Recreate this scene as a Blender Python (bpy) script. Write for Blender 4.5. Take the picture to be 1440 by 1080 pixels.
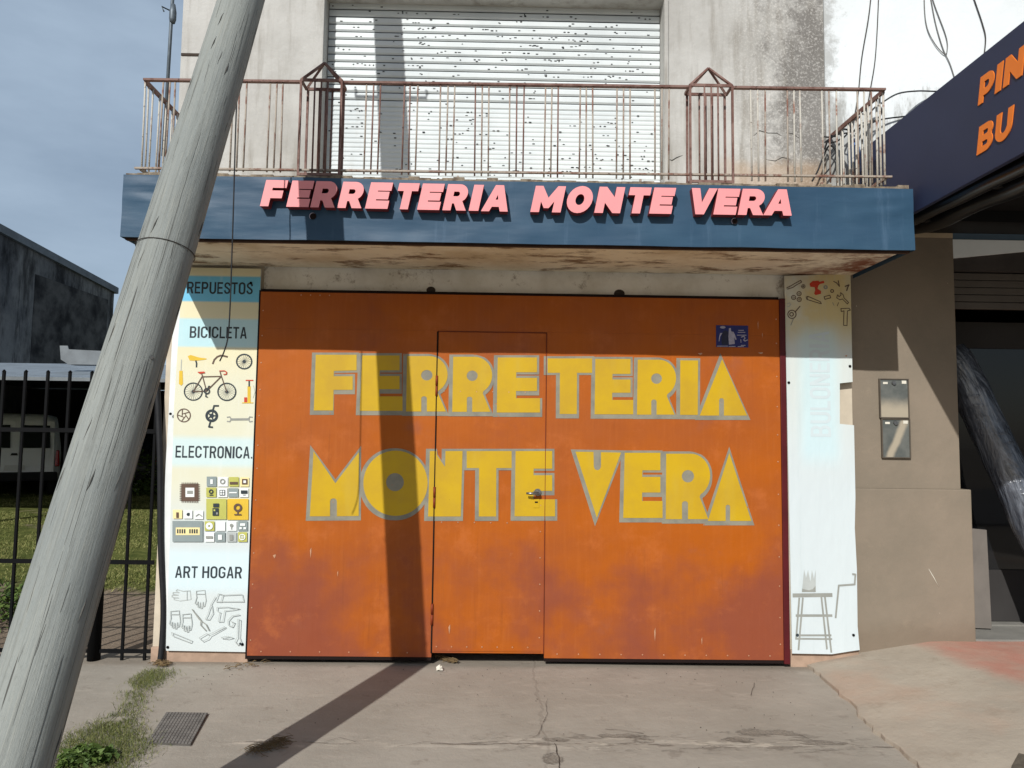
import bpy, bmesh, math, random
from math import sin, cos, pi, radians, atan, tan, sqrt
from mathutils import Vector, Matrix, Euler, noise
from mathutils.geometry import tessellate_polygon

for o in list(bpy.data.objects): bpy.data.objects.remove(o)
scene = bpy.context.scene
COL = scene.collection

# ------------------------------------------------------------------ camera
F = 1050.0; PITCH = atan(78/1050.); YAW = radians(.87); ROLL = radians(.75)
CAMP = Vector((0, -5.53, 1.63))
cam_d = bpy.data.cameras.new('camera'); cam = bpy.data.objects.new('camera', cam_d); COL.objects.link(cam)
RM = Matrix.Rotation(-YAW, 3, 'Z') @ Matrix.Rotation(pi/2+PITCH, 3, 'X') @ Matrix.Rotation(ROLL, 3, 'Z')
cam.matrix_world = Matrix.Translation(CAMP) @ RM.to_4x4()
cam_d.sensor_width = 36; cam_d.lens = F/1440*36; cam_d.clip_end = 2000; cam_d.clip_start = .05
scene.camera = cam

# ------------------------------------------------------------------ world, sun, exposure
TO_SUN = Vector((-.40, -1, .755)).normalized()
EL = math.asin(TO_SUN.z)
world = bpy.data.worlds.new('World'); scene.world = world; world.use_nodes = True
wn = world.node_tree.nodes; wl = world.node_tree.links; wn.clear()
w_out = wn.new('ShaderNodeOutputWorld'); w_bg = wn.new('ShaderNodeBackground')
w_sky = wn.new('ShaderNodeTexSky'); w_sky.sky_type = 'NISHITA'; w_sky.sun_disc = False
w_sky.sun_elevation = EL; w_sky.sun_rotation = math.atan2(TO_SUN.x, TO_SUN.y)
w_sky.air_density = 1.0; w_sky.dust_density = 1.5; w_sky.ozone_density = 1.5
w_tc = wn.new('ShaderNodeTexCoord'); w_map = wn.new('ShaderNodeMapping'); w_map.inputs['Scale'].default_value = (1.6, 1.6, 5.0)
w_no = wn.new('ShaderNodeTexNoise'); w_no.inputs['Scale'].default_value = 1.3; w_no.inputs['Detail'].default_value = 7; w_no.inputs['Roughness'].default_value = .55
w_ra = wn.new('ShaderNodeValToRGB'); w_ra.color_ramp.elements[0].position = .36; w_ra.color_ramp.elements[1].position = .68
w_mix = wn.new('ShaderNodeMixRGB'); w_mix.inputs[2].default_value = (6.5, 8.2, 10.2, 1)
wl.new(w_tc.outputs['Generated'], w_map.inputs[0]); wl.new(w_map.outputs[0], w_no.inputs['Vector'])
wl.new(w_no.outputs[0], w_ra.inputs[0]); 
w_mul = wn.new('ShaderNodeMath'); w_mul.operation = 'MULTIPLY_ADD'; w_mul.inputs[1].default_value = .42; w_mul.inputs[2].default_value = .5
# added mask: clouds bright behind the shop, thinned behind the camera to lower fill
w_sep = wn.new('ShaderNodeSeparateXYZ'); w_mr = wn.new('ShaderNodeMapRange'); w_mr.interpolation_type = 'SMOOTHSTEP'
w_mr.inputs[1].default_value = -.3; w_mr.inputs[2].default_value = .75; w_mr.inputs[3].default_value = .22; w_mr.inputs[4].default_value = 1.
wl.new(w_tc.outputs['Generated'], w_sep.inputs[0]); wl.new(w_sep.outputs[1], w_mr.inputs[0])
w_m2 = wn.new('ShaderNodeMath'); w_m2.operation = 'MULTIPLY'
wl.new(w_ra.outputs[0], w_mul.inputs[0]); wl.new(w_mul.outputs[0], w_m2.inputs[0]); wl.new(w_mr.outputs[0], w_m2.inputs[1]); wl.new(w_m2.outputs[0], w_mix.inputs[0])
wl.new(w_sky.outputs[0], w_mix.inputs[1]); wl.new(w_mix.outputs[0], w_bg.inputs[0])
w_bg.inputs[1].default_value = .07
wl.new(w_bg.outputs[0], w_out.inputs[0])
sd = bpy.data.lights.new('sun', 'SUN'); sd.energy = 4.2; sd.angle = radians(.5); sd.color = (1, .98, .94)
sun = bpy.data.objects.new('sun', sd); COL.objects.link(sun)
sun.rotation_euler = TO_SUN.to_track_quat('Z', 'Y').to_euler(); sun.location = TO_SUN*30
vs = scene.view_settings; vs.view_transform = 'Standard'; vs.look = 'None'; vs.gamma = 1; vs.exposure = 0.0; vs.use_curve_mapping = False
scene.cycles.max_bounces = 6

# ------------------------------------------------------------------ helpers
def ray(px, py): return RM @ Vector(((px-720)/F, -(py-540)/F, -1.))
def aty(px, py, Y=0.):
    d = ray(px, py); return CAMP + d*((Y-CAMP.y)/d.y)
def atz(px, py, z=0.):
    d = ray(px, py); return CAMP + d*((z-CAMP.z)/d.z)
def atx(px, py, x):
    d = ray(px, py); return CAMP + d*((x-CAMP.x)/d.x)

def link(name, me, parent=None, mats=()):
    o = bpy.data.objects.new(name, me); COL.objects.link(o)
    for m in mats: me.materials.append(m)
    if parent:
        o.parent = parent
        L = parent_world(parent)
        me.transform(Matrix.Translation(-L))
    return o
def parent_world(o):
    L = Vector((0, 0, 0))
    while o: L = L + Vector(o.location); o = o.parent
    return L
def thing(name, loc, label, cat, group=None):
    o = bpy.data.objects.new(name, None); COL.objects.link(o); o.location = loc; o.empty_display_size = .1
    o['label'] = label; o['category'] = cat
    if group: o['group'] = group
    return o
def tag(o, label, cat, group=None):
    o['label'] = label; o['category'] = cat
    if group: o['group'] = group
    return o
def struct(o): o['kind'] = 'structure'; return o
def recentre(o):
    """put a one-mesh thing's origin at its base"""
    me = o.data; xs = [v.co for v in me.vertices]
    c = Vector((sum(v.x for v in xs)/len(xs), sum(v.y for v in xs)/len(xs), min(v.z for v in xs)))
    me.transform(Matrix.Translation(-c)); o.location = c; return o

class MB:
    def __init__(s): s.bm = bmesh.new(); s.mi = 0
    def face(s, pts, mi=None):
        vs_ = [s.bm.verts.new(p) for p in pts]
        f = s.bm.faces.new(vs_); f.material_index = s.mi if mi is None else mi; return f
    def box(s, a, b, bev=0., mi=None):
        x0, y0, z0 = a; x1, y1, z1 = b
        P = [(x0,y0,z0),(x1,y0,z0),(x1,y1,z0),(x0,y1,z0),(x0,y0,z1),(x1,y0,z1),(x1,y1,z1),(x0,y1,z1)]
        return s.hexa(P, bev, mi)
    def hexa(s, P, bev=0., mi=None):
        v = [s.bm.verts.new(p) for p in P]; fs = []
        for q in ((0,3,2,1),(4,5,6,7),(0,1,5,4),(1,2,6,5),(2,3,7,6),(3,0,4,7)):
            f = s.bm.faces.new([v[i] for i in q]); f.material_index = s.mi if mi is None else mi; fs.append(f)
        if bev:
            es = list({e for f in fs for e in f.edges})
            r = bmesh.ops.bevel(s.bm, geom=es, offset=bev, segments=2, affect='EDGES', profile=.6)
        return v
    def tube(s, pts, r, n=8, cap=True, mi=None, smooth=True):
        pts = [Vector(p) for p in pts]; m = len(pts)
        rs = r if isinstance(r, (list, tuple)) else [r]*m
        rings = []; up = None
        for i, p in enumerate(pts):
            t = (pts[min(i+1, m-1)]-pts[max(i-1, 0)])
            if t.length < 1e-9: t = Vector((0, 0, 1))
            t.normalize()
            if up is None:
                up = Vector((0, 0, 1)) if abs(t.z) < .9 else Vector((0, 1, 0))
            a = up - t*up.dot(t)
            if a.length < 1e-4: a = t.orthogonal()
            a.normalize(); b = t.cross(a); up = a
            rings.append([s.bm.verts.new(p + (a*cos(2*pi*k/n)+b*sin(2*pi*k/n))*rs[i]) for k in range(n)])
        for i in range(m-1):
            for k in range(n):
                f = s.bm.faces.new([rings[i][k], rings[i][(k+1) % n], rings[i+1][(k+1) % n], rings[i+1][k]]); f.smooth = smooth
                f.material_index = s.mi if mi is None else mi
        if cap:
            for rg, rev in ((rings[0], True), (rings[-1], False)):
                f = s.bm.faces.new(rg[::-1] if rev else rg); f.material_index = s.mi if mi is None else mi
        return rings
    def sqbar(s, a, b, w, d=None, mi=None):
        """square-section bar from a to b"""
        a = Vector(a); b = Vector(b); d = d or w; t = (b-a).normalized()
        u = Vector((1, 0, 0)) if abs(t.x) < .9 else Vector((0, 1, 0))
        u = (u - t*u.dot(t)).normalized(); v = t.cross(u)
        P = [a-u*w/2-v*d/2, a+u*w/2-v*d/2, a+u*w/2+v*d/2, a-u*w/2+v*d/2]
        P += [p+(b-a) for p in P]
        s.hexa(P, 0, mi)
    def poly(s, loops, fn, mi=None, depth=None, side_mi=None):
        """filled 2-D polygon with holes; fn(u,v,w)->point; depth extrudes by w"""
        L3 = [[Vector((p[0], p[1], 0)) for p in l] for l in loops]
        tri = tessellate_polygon(L3); flat = [p for l in L3 for p in l]
        m = s.mi if mi is None else mi
        v0 = [s.bm.verts.new(fn(p.x, p.y, 0)) for p in flat]
        for t in tri:
            try: f = s.bm.faces.new([v0[i] for i in t]); f.material_index = m
            except ValueError: pass
        if depth:
            v1 = [s.bm.verts.new(fn(p.x, p.y, depth)) for p in flat]
            k = 0
            for l in loops:
                n = len(l)
                for i in range(n):
                    j = (i+1) % n
                    a0, a1 = s.bm.verts.new(v0[k+i].co), s.bm.verts.new(v0[k+j].co)
                    b1, b0 = s.bm.verts.new(v1[k+j].co), s.bm.verts.new(v1[k+i].co)
                    f = s.bm.faces.new([a0, a1, b1, b0]); f.material_index = side_mi if side_mi is not None else m
                k += n
    def done(s, name, mats, parent=None, recalc=True, smooth=False):
        if recalc: bmesh.ops.recalc_face_normals(s.bm, faces=s.bm.faces)
        me = bpy.data.meshes.new(name); s.bm.to_mesh(me); s.bm.free()
        if smooth:
            for p in me.polygons: p.use_smooth = True
        return link(name, me, parent, mats if isinstance(mats, (list, tuple)) else [mats])

def lin(c):
    c = c/255.
    return c/12.92 if c <= .04045 else ((c+.055)/1.055)**2.4
def rgb(r, g, b): return (lin(r), lin(g), lin(b), 1)

# ---- material graph helper
class NT:
    def __init__(s, name):
        s.m = bpy.data.materials.new(name); s.m.use_nodes = True
        s.n = s.m.node_tree.nodes; s.l = s.m.node_tree.links; s.n.clear()
        s.out = s.n.new('ShaderNodeOutputMaterial'); s.b = s.n.new('ShaderNodeBsdfPrincipled')
        s.l.new(s.b.outputs[0], s.out.inputs[0])
        g = s.n.new('ShaderNodeNewGeometry'); s.pos = g.outputs['Position']; s.geo = g
    def put(s, sock, v):
        if hasattr(v, 'is_output'): s.l.new(v, sock)
        else: sock.default_value = v
    def noise(s, scale, detail=5, rough=.6, stretch=(1, 1, 1), off=(0, 0, 0), dist=0.):
        mp = s.n.new('ShaderNodeMapping'); mp.inputs['Scale'].default_value = stretch; mp.inputs['Location'].default_value = off
        s.l.new(s.pos, mp.inputs[0])
        t = s.n.new('ShaderNodeTexNoise'); t.inputs['Scale'].default_value = scale; t.inputs['Detail'].default_value = detail
        t.inputs['Roughness'].default_value = rough; t.inputs['Distortion'].default_value = dist
        s.l.new(mp.outputs[0], t.inputs['Vector']); return t.outputs[0]
    def voro(s, scale, stretch=(1, 1, 1), feat='F1'):
        mp = s.n.new('ShaderNodeMapping'); mp.inputs['Scale'].default_value = stretch; s.l.new(s.pos, mp.inputs[0])
        t = s.n.new('ShaderNodeTexVoronoi'); t.inputs['Scale'].default_value = scale; t.feature = feat
        s.l.new(mp.outputs[0], t.inputs['Vector']); return t.outputs['Distance']
    def ramp(s, v, a, b, lo=0., hi=1., smooth=True):
        t = s.n.new('ShaderNodeMapRange'); t.interpolation_type = 'SMOOTHSTEP' if smooth else 'LINEAR'
        s.put(t.inputs[0], v); t.inputs[1].default_value = a; t.inputs[2].default_value = b
        t.inputs[3].default_value = lo; t.inputs[4].default_value = hi; return t.outputs[0]
    def math(s, op, a, b=0., c=0.):
        t = s.n.new('ShaderNodeMath'); t.operation = op; s.put(t.inputs[0], a); s.put(t.inputs[1], b); s.put(t.inputs[2], c); return t.outputs[0]
    def mix(s, fac, a, b, mode='MIX'):
        t = s.n.new('ShaderNodeMixRGB'); t.blend_type = mode
        s.put(t.inputs[0], fac); s.put(t.inputs[1], a); s.put(t.inputs[2], b); return t.outputs[0]
    def xyz(s):
        t = s.n.new('ShaderNodeSeparateXYZ'); s.l.new(s.pos, t.inputs[0]); return t.outputs
    def band(s, v, a, b, soft):
        return s.math('MULTIPLY', s.ramp(v, a-soft, a+soft), s.ramp(v, b-soft, b+soft, 1, 0))
    def bump(s, h, strength=.3, dist=.01):
        t = s.n.new('ShaderNodeBump'); t.inputs['Strength'].default_value = strength; t.inputs['Distance'].default_value = dist
        s.l.new(h, t.inputs['Height'])
        if s.b.inputs['Normal'].is_linked: s.l.new(s.b.inputs['Normal'].links[0].from_socket, t.inputs['Normal'])
        s.l.new(t.outputs[0], s.b.inputs['Normal'])
    def fin(s, col, rough=.7, metal=0., spec=.3):
        s.put(s.b.inputs['Base Color'], col); s.put(s.b.inputs['Roughness'], rough); s.put(s.b.inputs['Metallic'], metal)
        s.b.inputs['Specular IOR Level'].default_value = spec
        return s.m
def simple(name, c, rough=.7, var=.15, scale=8, bump=.1, metal=0., spec=.3, c2=None):
    t = NT(name); n = t.noise(scale, 6)
    d = c2 or tuple(x*(1-var*2) for x in c[:3])+(1,)
    if bump: t.bump(t.noise(scale*6, 4), bump, .005)
    return t.fin(t.mix(t.ramp(n, .3, .7), c, d), rough, metal, spec)

# ------------------------------------------------------------------ materials
def m_plaster():
    t = NT('facade_plaster'); x = t.xyz()
    base = t.mix(t.ramp(t.noise(1.1, 6, .6), .35, .65), rgb(190,189,185), rgb(166,164,159))
    base = t.mix(t.math('MULTIPLY', t.ramp(t.noise(9, 8, .7), .55, .75), .28), base, rgb(150,144,134))
    # vertical drip stains
    base = t.mix(t.math('MULTIPLY', t.ramp(t.noise(2.6, 6, .65, (3.5, 3.5, .35)), .46, .74), .68), base, rgb(128,122,112))
    # mould near the right edge of the facade
    edge = t.ramp(x[0], 1.75, 2.45); patch = t.ramp(x[2], 4.75, 5.0, 0., 1.)
    mould = t.math('MULTIPLY', t.ramp(t.math('ADD', t.noise(3.4, 9, .75), t.math('MULTIPLY', edge, .34)), .58, .84), t.ramp(x[2], 3.3, 3.5))
    mould = t.math('MULTIPLY', mould, t.ramp(x[0], 1.5, 1.7))
    base = t.mix(t.math('MULTIPLY', mould, .72), base, rgb(92,88,84))
    grit = t.ramp(t.noise(60, 4, .8), .5, .62)
    base = t.mix(t.math('MULTIPLY', t.math('MULTIPLY', grit, t.ramp(x[0], 1.5, 2.1)), .35), base, rgb(225,222,216))
    # warm bare render low on the right
    warm = t.math('MULTIPLY', t.ramp(x[0], 1.55, 1.85), t.ramp(t.math('ADD', x[2], t.math('MULTIPLY', t.noise(4, 5), .25)), 3.86, 3.98, 1, 0))
    base = t.mix(t.math('MULTIPLY', warm, .5), base, rgb(176,150,122))
    t.bump(t.noise(26, 7, .7), .35, .012); t.bump(t.noise(3, 5), .3, .03)
    return t.fin(base, .9, 0, .15)
def m_lintel():
    t = NT('dirty_white_plaster')
    base = t.mix(t.ramp(t.noise(2.2, 7, .65), .38, .68), rgb(236,234,226), rgb(212,207,194))
    base = t.mix(t.math('MULTIPLY', t.ramp(t.noise(6, 8, .75), .56, .7), .75), base, rgb(118,100,78))
    t.bump(t.noise(30, 6), .4, .01)
    return t.fin(base, .9, 0, .15)
def m_soffit():
    t = NT('slab_soffit_plaster'); x = t.xyz()
    base = t.mix(t.ramp(t.noise(1.6, 6), .4, .65), rgb(232,224,204), rgb(204,190,164))
    base = t.mix(t.math('MULTIPLY', t.ramp(t.noise(2.1, 9, .72, (1, 2.5, 1), (3.1, 0, 0)), .50, .62), .85), base, rgb(108,78,50))
    base = t.mix(t.math('MULTIPLY', t.ramp(x[0], 1.7, 2.7), t.ramp(t.noise(3, 7, .7), .4, .6)), base, rgb(120,66,44))
    base = t.mix(t.ramp(t.math('ADD', x[1], t.math('MULTIPLY', t.noise(5, 5), .1)), -.76, -.70, 1, 0), base, rgb(96,70,52))
    t.bump(t.noise(12, 8, .7), .7, .02)
    return t.fin(base, .95, 0, .1)
def m_gate():
    t = NT('orange_gate_paint'); x = t.xyz()
    base = t.mix(t.ramp(t.noise(1.5, 6, .6), .34, .68), rgb(169,86,12), rgb(157,81,30))
    base = t.mix(t.math('MULTIPLY', t.ramp(t.noise(40, 3, .6, (1, 1, .06)), .45, .75), .15), base, rgb(186,108,48))
    low = t.ramp(x[2], .1, 1.1, .10, -.08)
    ex = t.math('MULTIPLY', t.ramp(t.math('ABSOLUTE', t.math('SUBTRACT', x[0], .17)), .9, 2.0, 0, .2), t.ramp(x[2], .3, 1.5, 1, .2))
    f = t.math('ADD', t.noise(1.25, 7, .6, off=(4.3, 0, 2.2)), t.math('ADD', low, ex))
    base = t.mix(t.math('MULTIPLY', t.ramp(f, .47, .74), .72), base, rgb(126,66,54))
    f2 = t.noise(2.3, 5, .6, off=(9, 0, 5))
    base = t.mix(t.math('MULTIPLY', t.ramp(f2, .6, .74), .45), base, rgb(144,84,62))
    # rubbed light spots and scratches
    base = t.mix(t.math('MULTIPLY', t.ramp(t.noise(16, 5, .6), .68, .78), .5), base, rgb(190,124,80))
    base = t.mix(t.ramp(t.noise(70, 2, .5), .80, .84), base, rgb(214,170,140))
    # rain runs, rust specks, dull chalky film
    base = t.mix(t.math('MULTIPLY', t.ramp(t.noise(22, 5, .7, (1, 1, .05), (1, 0, 0)), .56, .74), .22), base, rgb(112,58,26))
    base = t.mix(t.ramp(t.noise(48, 4, .6, off=(2, 0, 2)), .73, .78), base, rgb(96,48,30))
    base = t.mix(t.math('MULTIPLY', t.ramp(t.noise(3.2, 7, .72, off=(0, 0, 8)), .52, .7), .3), base, rgb(196,112,58))
    t.bump(t.noise(1.4, 3), .35, .05); t.bump(t.noise(7, 4), .12, .012); t.bump(t.noise(90, 3), .06, .003)
    return t.fin(base, t.ramp(t.noise(5, 4), .3, .7, .45, .62), 0, .22)
def m_yellow():
    t = NT('yellow_letter_paint')
    base = t.mix(t.ramp(t.noise(3, 6), .35, .7), rgb(194,158,10), rgb(182,146,30))
    base = t.mix(t.math('MULTIPLY', t.ramp(t.noise(5, 6, .6, (1, 1, .2)), .5, .75), .4), base, rgb(186,160,66))
    base = t.mix(t.ramp(t.noise(45, 3), .74, .78), base, rgb(120,80,30))
    return t.fin(base, .5, 0, .35)
def m_grey_outline():
    t = NT('grey_outline_paint')
    base = t.mix(t.ramp(t.noise(7, 6), .35, .7), rgb(140,136,120), rgb(120,118,108))
    base = t.mix(t.ramp(t.noise(22, 5), .64, .72), base, rgb(168,104,62))
    return t.fin(base, .6, 0, .3)
def m_banner():
    t = NT('blue_banner_canvas')
    base = t.mix(t.ramp(t.noise(1.4, 5, .6, (1, 1, 2)), .35, .7), rgb(42,71,95), rgb(50,80,103))
    base = t.mix(t.math('MULTIPLY', t.ramp(t.noise(3, 6, .7, (4, 4, .3)), .55, .75), .22), base, rgb(96,122,148))
    base = t.mix(t.ramp(t.noise(60, 3), .76, .8), base, rgb(150,165,180))
    t.bump(t.noise(1.2, 3, .45, (1, 1, 3.5)), .3, .05); t.bump(t.noise(7, 3, .5, (.5, 1, 2.5), (4, 0, 1)), .16, .012); t.bump(t.noise(220, 2), .08, .002)
    return t.fin(base, .5, 0, .28)
def m_pole():
    t = NT('weathered_pole_wood')
    # grain runs along the pole: coordinates sheared along its lean
    x = t.xyz()
    u = t.math('SUBTRACT', x[0], t.math('MULTIPLY', x[2], .051)); v = t.math('SUBTRACT', x[1], t.math('MULTIPLY', x[2], .377))
    cb = t.n.new('ShaderNodeCombineXYZ'); t.put(cb.inputs[0], u); t.put(cb.inputs[1], v); t.put(cb.inputs[2], x[2]); keep = t.pos; t.pos = cb.outputs[0]
    g1 = t.noise(70, 8, .7, (1, 1, .02)); g2 = t.noise(210, 6, .75, (1, 1, .022)); g3 = t.noise(2.2, 6, .65, (1, 1, .5)); g4 = t.noise(150, 5, .8, (1, 1, .35), (4, 2, 1))
    base = t.mix(t.ramp(g3, .35, .65), rgb(142,146,142), rgb(130,135,133))
    base = t.mix(t.math('MULTIPLY', t.ramp(g1, .46, .66), .4), base, rgb(100,101,96))
    base = t.mix(t.math('MULTIPLY', t.ramp(g2, .48, .7), .5), base, rgb(160,160,150))
    base = t.mix(t.math('MULTIPLY', t.ramp(g4, .52, .72), .4), base, rgb(96,96,92))
    crack = t.ramp(t.noise(34, 3, .5, (1, 1, .03), (3, 1, 0)), .69, .705)
    base = t.mix(t.math('MULTIPLY', crack, .8), base, rgb(60,57,54))
    h = t.math('SUBTRACT', t.math('MULTIPLY', t.math('ADD', g1, g2), .5), crack)
    t.bump(h, .55, .010); t.bump(g3, .4, .03)
    t.pos = keep
    return t.fin(base, .85, 0, .2)
def m_pavement():
    t = NT('concrete_pavement'); x = t.xyz()
    base = t.mix(t.ramp(t.noise(.9, 6, .6), .35, .65), rgb(160,153,142), rgb(148,141,130))
    base = t.mix(t.math('MULTIPLY', t.ramp(t.noise(4, 8, .7, (1, 2.6, 1)), .5, .7), .5), base, rgb(170,161,149))
    base = t.mix(t.math('MULTIPLY', t.ramp(t.noise(7, 7, .7, off=(2, 7, 0)), .56, .7), .5), base, rgb(126,117,107))
    base = t.mix(t.ramp(t.noise(38, 4, .6), .71, .77), base, rgb(108,99,90))
    base = t.mix(t.ramp(t.noise(52, 3, .6, off=(5, 5, 5)), .72, .76), base, rgb(186,176,162))
    wob = t.math('MULTIPLY', t.math('SUBTRACT', t.noise(4, 7, .7), .5), .09)
    j1 = t.ramp(t.math('ABSOLUTE', t.math('ADD', t.math('ADD', x[1], 1.39), wob)), .002, .012, 1, 0)
    j1 = t.math('MULTIPLY', j1, t.ramp(t.noise(3, 5, .7, off=(1, 3, 0)), .44, .6, 0, .7))
    wob2 = t.math('MULTIPLY', t.math('SUBTRACT', t.noise(2.2, 6, .7), .5), .16)
    j2 = t.ramp(t.math('ABSOLUTE', t.math('ADD', t.math('SUBTRACT', x[0], .27), wob2)), .003, .014, 1, 0)
    j2 = t.math('MULTIPLY', j2, .22)
    # broken, worn strip along the front joint
    wear = t.math('MULTIPLY', t.band(x[1], -1.48, -1.24, .05), t.ramp(t.noise(5.5, 8, .75, (1, 3, 1), (0, 2, 0)), .53, .62))
    wear = t.math('MULTIPLY', wear, t.band(x[0], 0., 1.95, .3))
    base = t.mix(t.math('MULTIPLY', wear, .5), base, rgb(108,98,88))
    pale = t.math('MULTIPLY', t.band(x[1], -1.46, -1.32, .04), t.ramp(t.noise(4, 7, .7, (1, 3, 1), (4, 4, 0)), .55, .63))
    base = t.mix(t.math('MULTIPLY', pale, .55), base, rgb(196,186,170))
    # broken skin of the concrete along the joint: bare aggregate and pale mortar
    nn = t.math('MULTIPLY', t.math('SUBTRACT', t.noise(7, 8, .72, (1, 1.8, 1), (1, 5, 2)), .5), 3.4); rough = t.noise(75, 4, .8); hole = None
    for px, py, rx, ry, dark in ((1072,1030,.20,.045,1),(1038,1040,.09,.035,1),(875,1036,.13,.03,1),(905,1043,.06,.03,1),(800,1053,.2,.035,0),(745,1042,.14,.03,0),(782,1041,.07,.03,1),(955,1044,.26,.022,0),(1030,1048,.09,.025,0),(600,1049,.22,.02,0),(668,1051,.15,.02,0),(1160,1045,.15,.02,1),(776,1068,.045,.07,1)):
        c = atz(px, py); dx = t.math('DIVIDE', t.math('SUBTRACT', x[0], c.x), rx); dy = t.math('DIVIDE', t.math('SUBTRACT', x[1], c.y), ry)
        m = t.ramp(t.math('ADD', t.math('SQRT', t.math('ADD', t.math('MULTIPLY', dx, dx), t.math('MULTIPLY', dy, dy))), nn), .75, 1.05, 1, 0)
        if dark: base = t.mix(t.math('MULTIPLY', m, .6), base, t.mix(t.ramp(rough, .4, .6), rgb(110,102,93), rgb(146,137,125))); hole = m if hole is None else t.math('MAXIMUM', hole, m)
        else: base = t.mix(t.math('MULTIPLY', m, .55), base, rgb(182,174,161))
    # earthy line along the wall foot
    base = t.mix(t.math('MULTIPLY', t.ramp(t.math('ADD', x[1], t.math('MULTIPLY', t.noise(6, 5), .1)), -.06, .06), .4), base, rgb(112,98,82))
    jj = t.math('MAXIMUM', j1, j2)
    base = t.mix(t.math('MULTIPLY', jj, .75), base, rgb(84,74,66))
    t.bump(t.noise(45, 7, .75), .35, .012); t.bump(t.noise(2.5, 5), .35, .04)
    t.bump(t.math('MULTIPLY', t.math('MAXIMUM', jj, wear), -1.), .5, .015); t.bump(t.math('MULTIPLY', hole, t.math('SUBTRACT', t.math('MULTIPLY', rough, .8), 1.)), .8, .012)
    return t.fin(base, .92, 0, .15)
def m_ramp():
    t = NT('ramp_concrete'); x = t.xyz()
    base = t.mix(t.ramp(t.noise(1.3, 6), .35, .65), rgb(172,162,147), rgb(160,150,136))
    base = t.mix(t.math('MULTIPLY', t.ramp(t.noise(5, 7, .7), .52, .7), .4), base, rgb(140,126,110))
    # worn red paint over the inner corner
    d = t.math('ADD', t.math('SUBTRACT', x[0], 3.10), t.math('MULTIPLY', t.math('SUBTRACT', t.noise(3, 6, .65), .5), .22))
    d = t.math('ADD', d, t.math('MULTIPLY', t.ramp(x[1], -.95, -.2, 0, 1), .08))
    red = t.math('MULTIPLY', t.ramp(d, 0, .22), t.ramp(t.math('ADD', x[1], t.math('MULTIPLY', t.noise(2.5, 5), .3)), -.95, -.45))
    base = t.mix(t.math('MULTIPLY', red, .85), base, t.mix(t.ramp(t.noise(4, 6), .35, .7), rgb(178,122,106), rgb(174,138,122)))
    pink = t.math('MULTIPLY', t.ramp(t.noise(1.6, 5, off=(1, 4, 0)), .45, .7), .4)
    base = t.mix(pink, base, rgb(176,146,126))
    base = t.mix(t.ramp(t.noise(42, 4, .6), .70, .76), base, rgb(106,94,82))
    t.bump(t.noise(30, 7, .75), .35, .014); t.bump(t.noise(3, 5), .35, .04)
    return t.fin(base, .92, 0, .15)
def m_yard():
    t = NT('yard_ground'); x = t.xyz()
    dirt = t.mix(t.ramp(t.noise(2, 7, .7), .35, .65), rgb(138,122,106), rgb(156,140,122))
    grass = t.mix(t.ramp(t.noise(6, 8, .75), .35, .65), rgb(76,86,42), rgb(112,116,64))
    f = t.math('ADD', t.noise(.9, 6, .65), t.ramp(x[1], .9, 3.2, -.35, .12))
    f = t.math('SUBTRACT', f, t.band(x[1], 3.8, 4.6, .5)) if False else f
    base = t.mix(t.ramp(f, .40, .52), dirt, grass)
    t.bump(t.noise(12, 8, .8), .9, .06)
    return t.fin(base, .95, 0, .1)
def m_white_wall():
    t = NT('white_painted_wall'); x = t.xyz()
    base = t.mix(t.ramp(t.noise(1, 5), .4, .7), rgb(226,231,233), rgb(216,221,222))
    low = t.ramp(x[2], 4.0, 4.75, .20, -.14)
    st = t.ramp(t.math('ADD', t.noise(3.5, 8, .75, (2.2, 2.2, .5)), low), .54, .72)
    base = t.mix(t.math('MULTIPLY', st, .6), base, rgb(120,116,106))
    ed = t.ramp(t.math('ADD', t.noise(5, 8, .75), t.ramp(x[0], 2.48, 2.75, .28, 0)), .62, .8)
    base = t.mix(t.math('MULTIPLY', ed, .55), base, rgb(128,126,120))
    t.bump(t.noise(18, 6, .7), .3, .01)
    return t.fin(base, .85, 0, .2)
def m_brown():
    t = NT('brown_wall_paint'); x = t.xyz()
    base = t.mix(t.ramp(t.noise(1.6, 6), .35, .68), rgb(136,124,109), rgb(126,116,102))
    base = t.mix(t.math('MULTIPLY', t.ramp(t.noise(6, 7, .7), .56, .72), .3), base, rgb(150,136,118))
    base = t.mix(t.ramp(t.noise(34, 3), .765, .785), base, rgb(196,188,172))
    base = t.mix(t.math('MULTIPLY', t.ramp(t.math('ADD', x[2], t.math('MULTIPLY', t.noise(7, 5), .12)), .26, .44, 1, 0), .4), base, rgb(112,96,80))
    t.bump(t.noise(24, 6, .7), .25, .01); t.bump(t.noise(2, 4), .25, .04)
    return t.fin(base, .8, 0, .25)
def m_mould():
    t = NT('mouldy_warehouse_wall')
    base = t.mix(t.ramp(t.noise(.35, 6, .6), .4, .62), rgb(96,97,99), rgb(136,135,132))
    s1 = t.ramp(t.noise(.55, 9, .72, (1, 1, .55)), .40, .62)
    base = t.mix(t.math('MULTIPLY', s1, .9), base, rgb(28,28,31))
    s2 = t.ramp(t.noise(2.2, 9, .75, (1, 1, .16)), .46, .62)
    base = t.mix(t.math('MULTIPLY', s2, .7), base, rgb(19,19,21))
    base = t.mix(t.math('MULTIPLY', t.ramp(t.noise(5, 9, .8, (1, 1, .3), (2, 2, 2)), .54, .66), .5), base, rgb(112,110,106))
    t.bump(t.noise(6, 7), .4, .03)
    return t.fin(base, .9, 0, .1)
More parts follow.
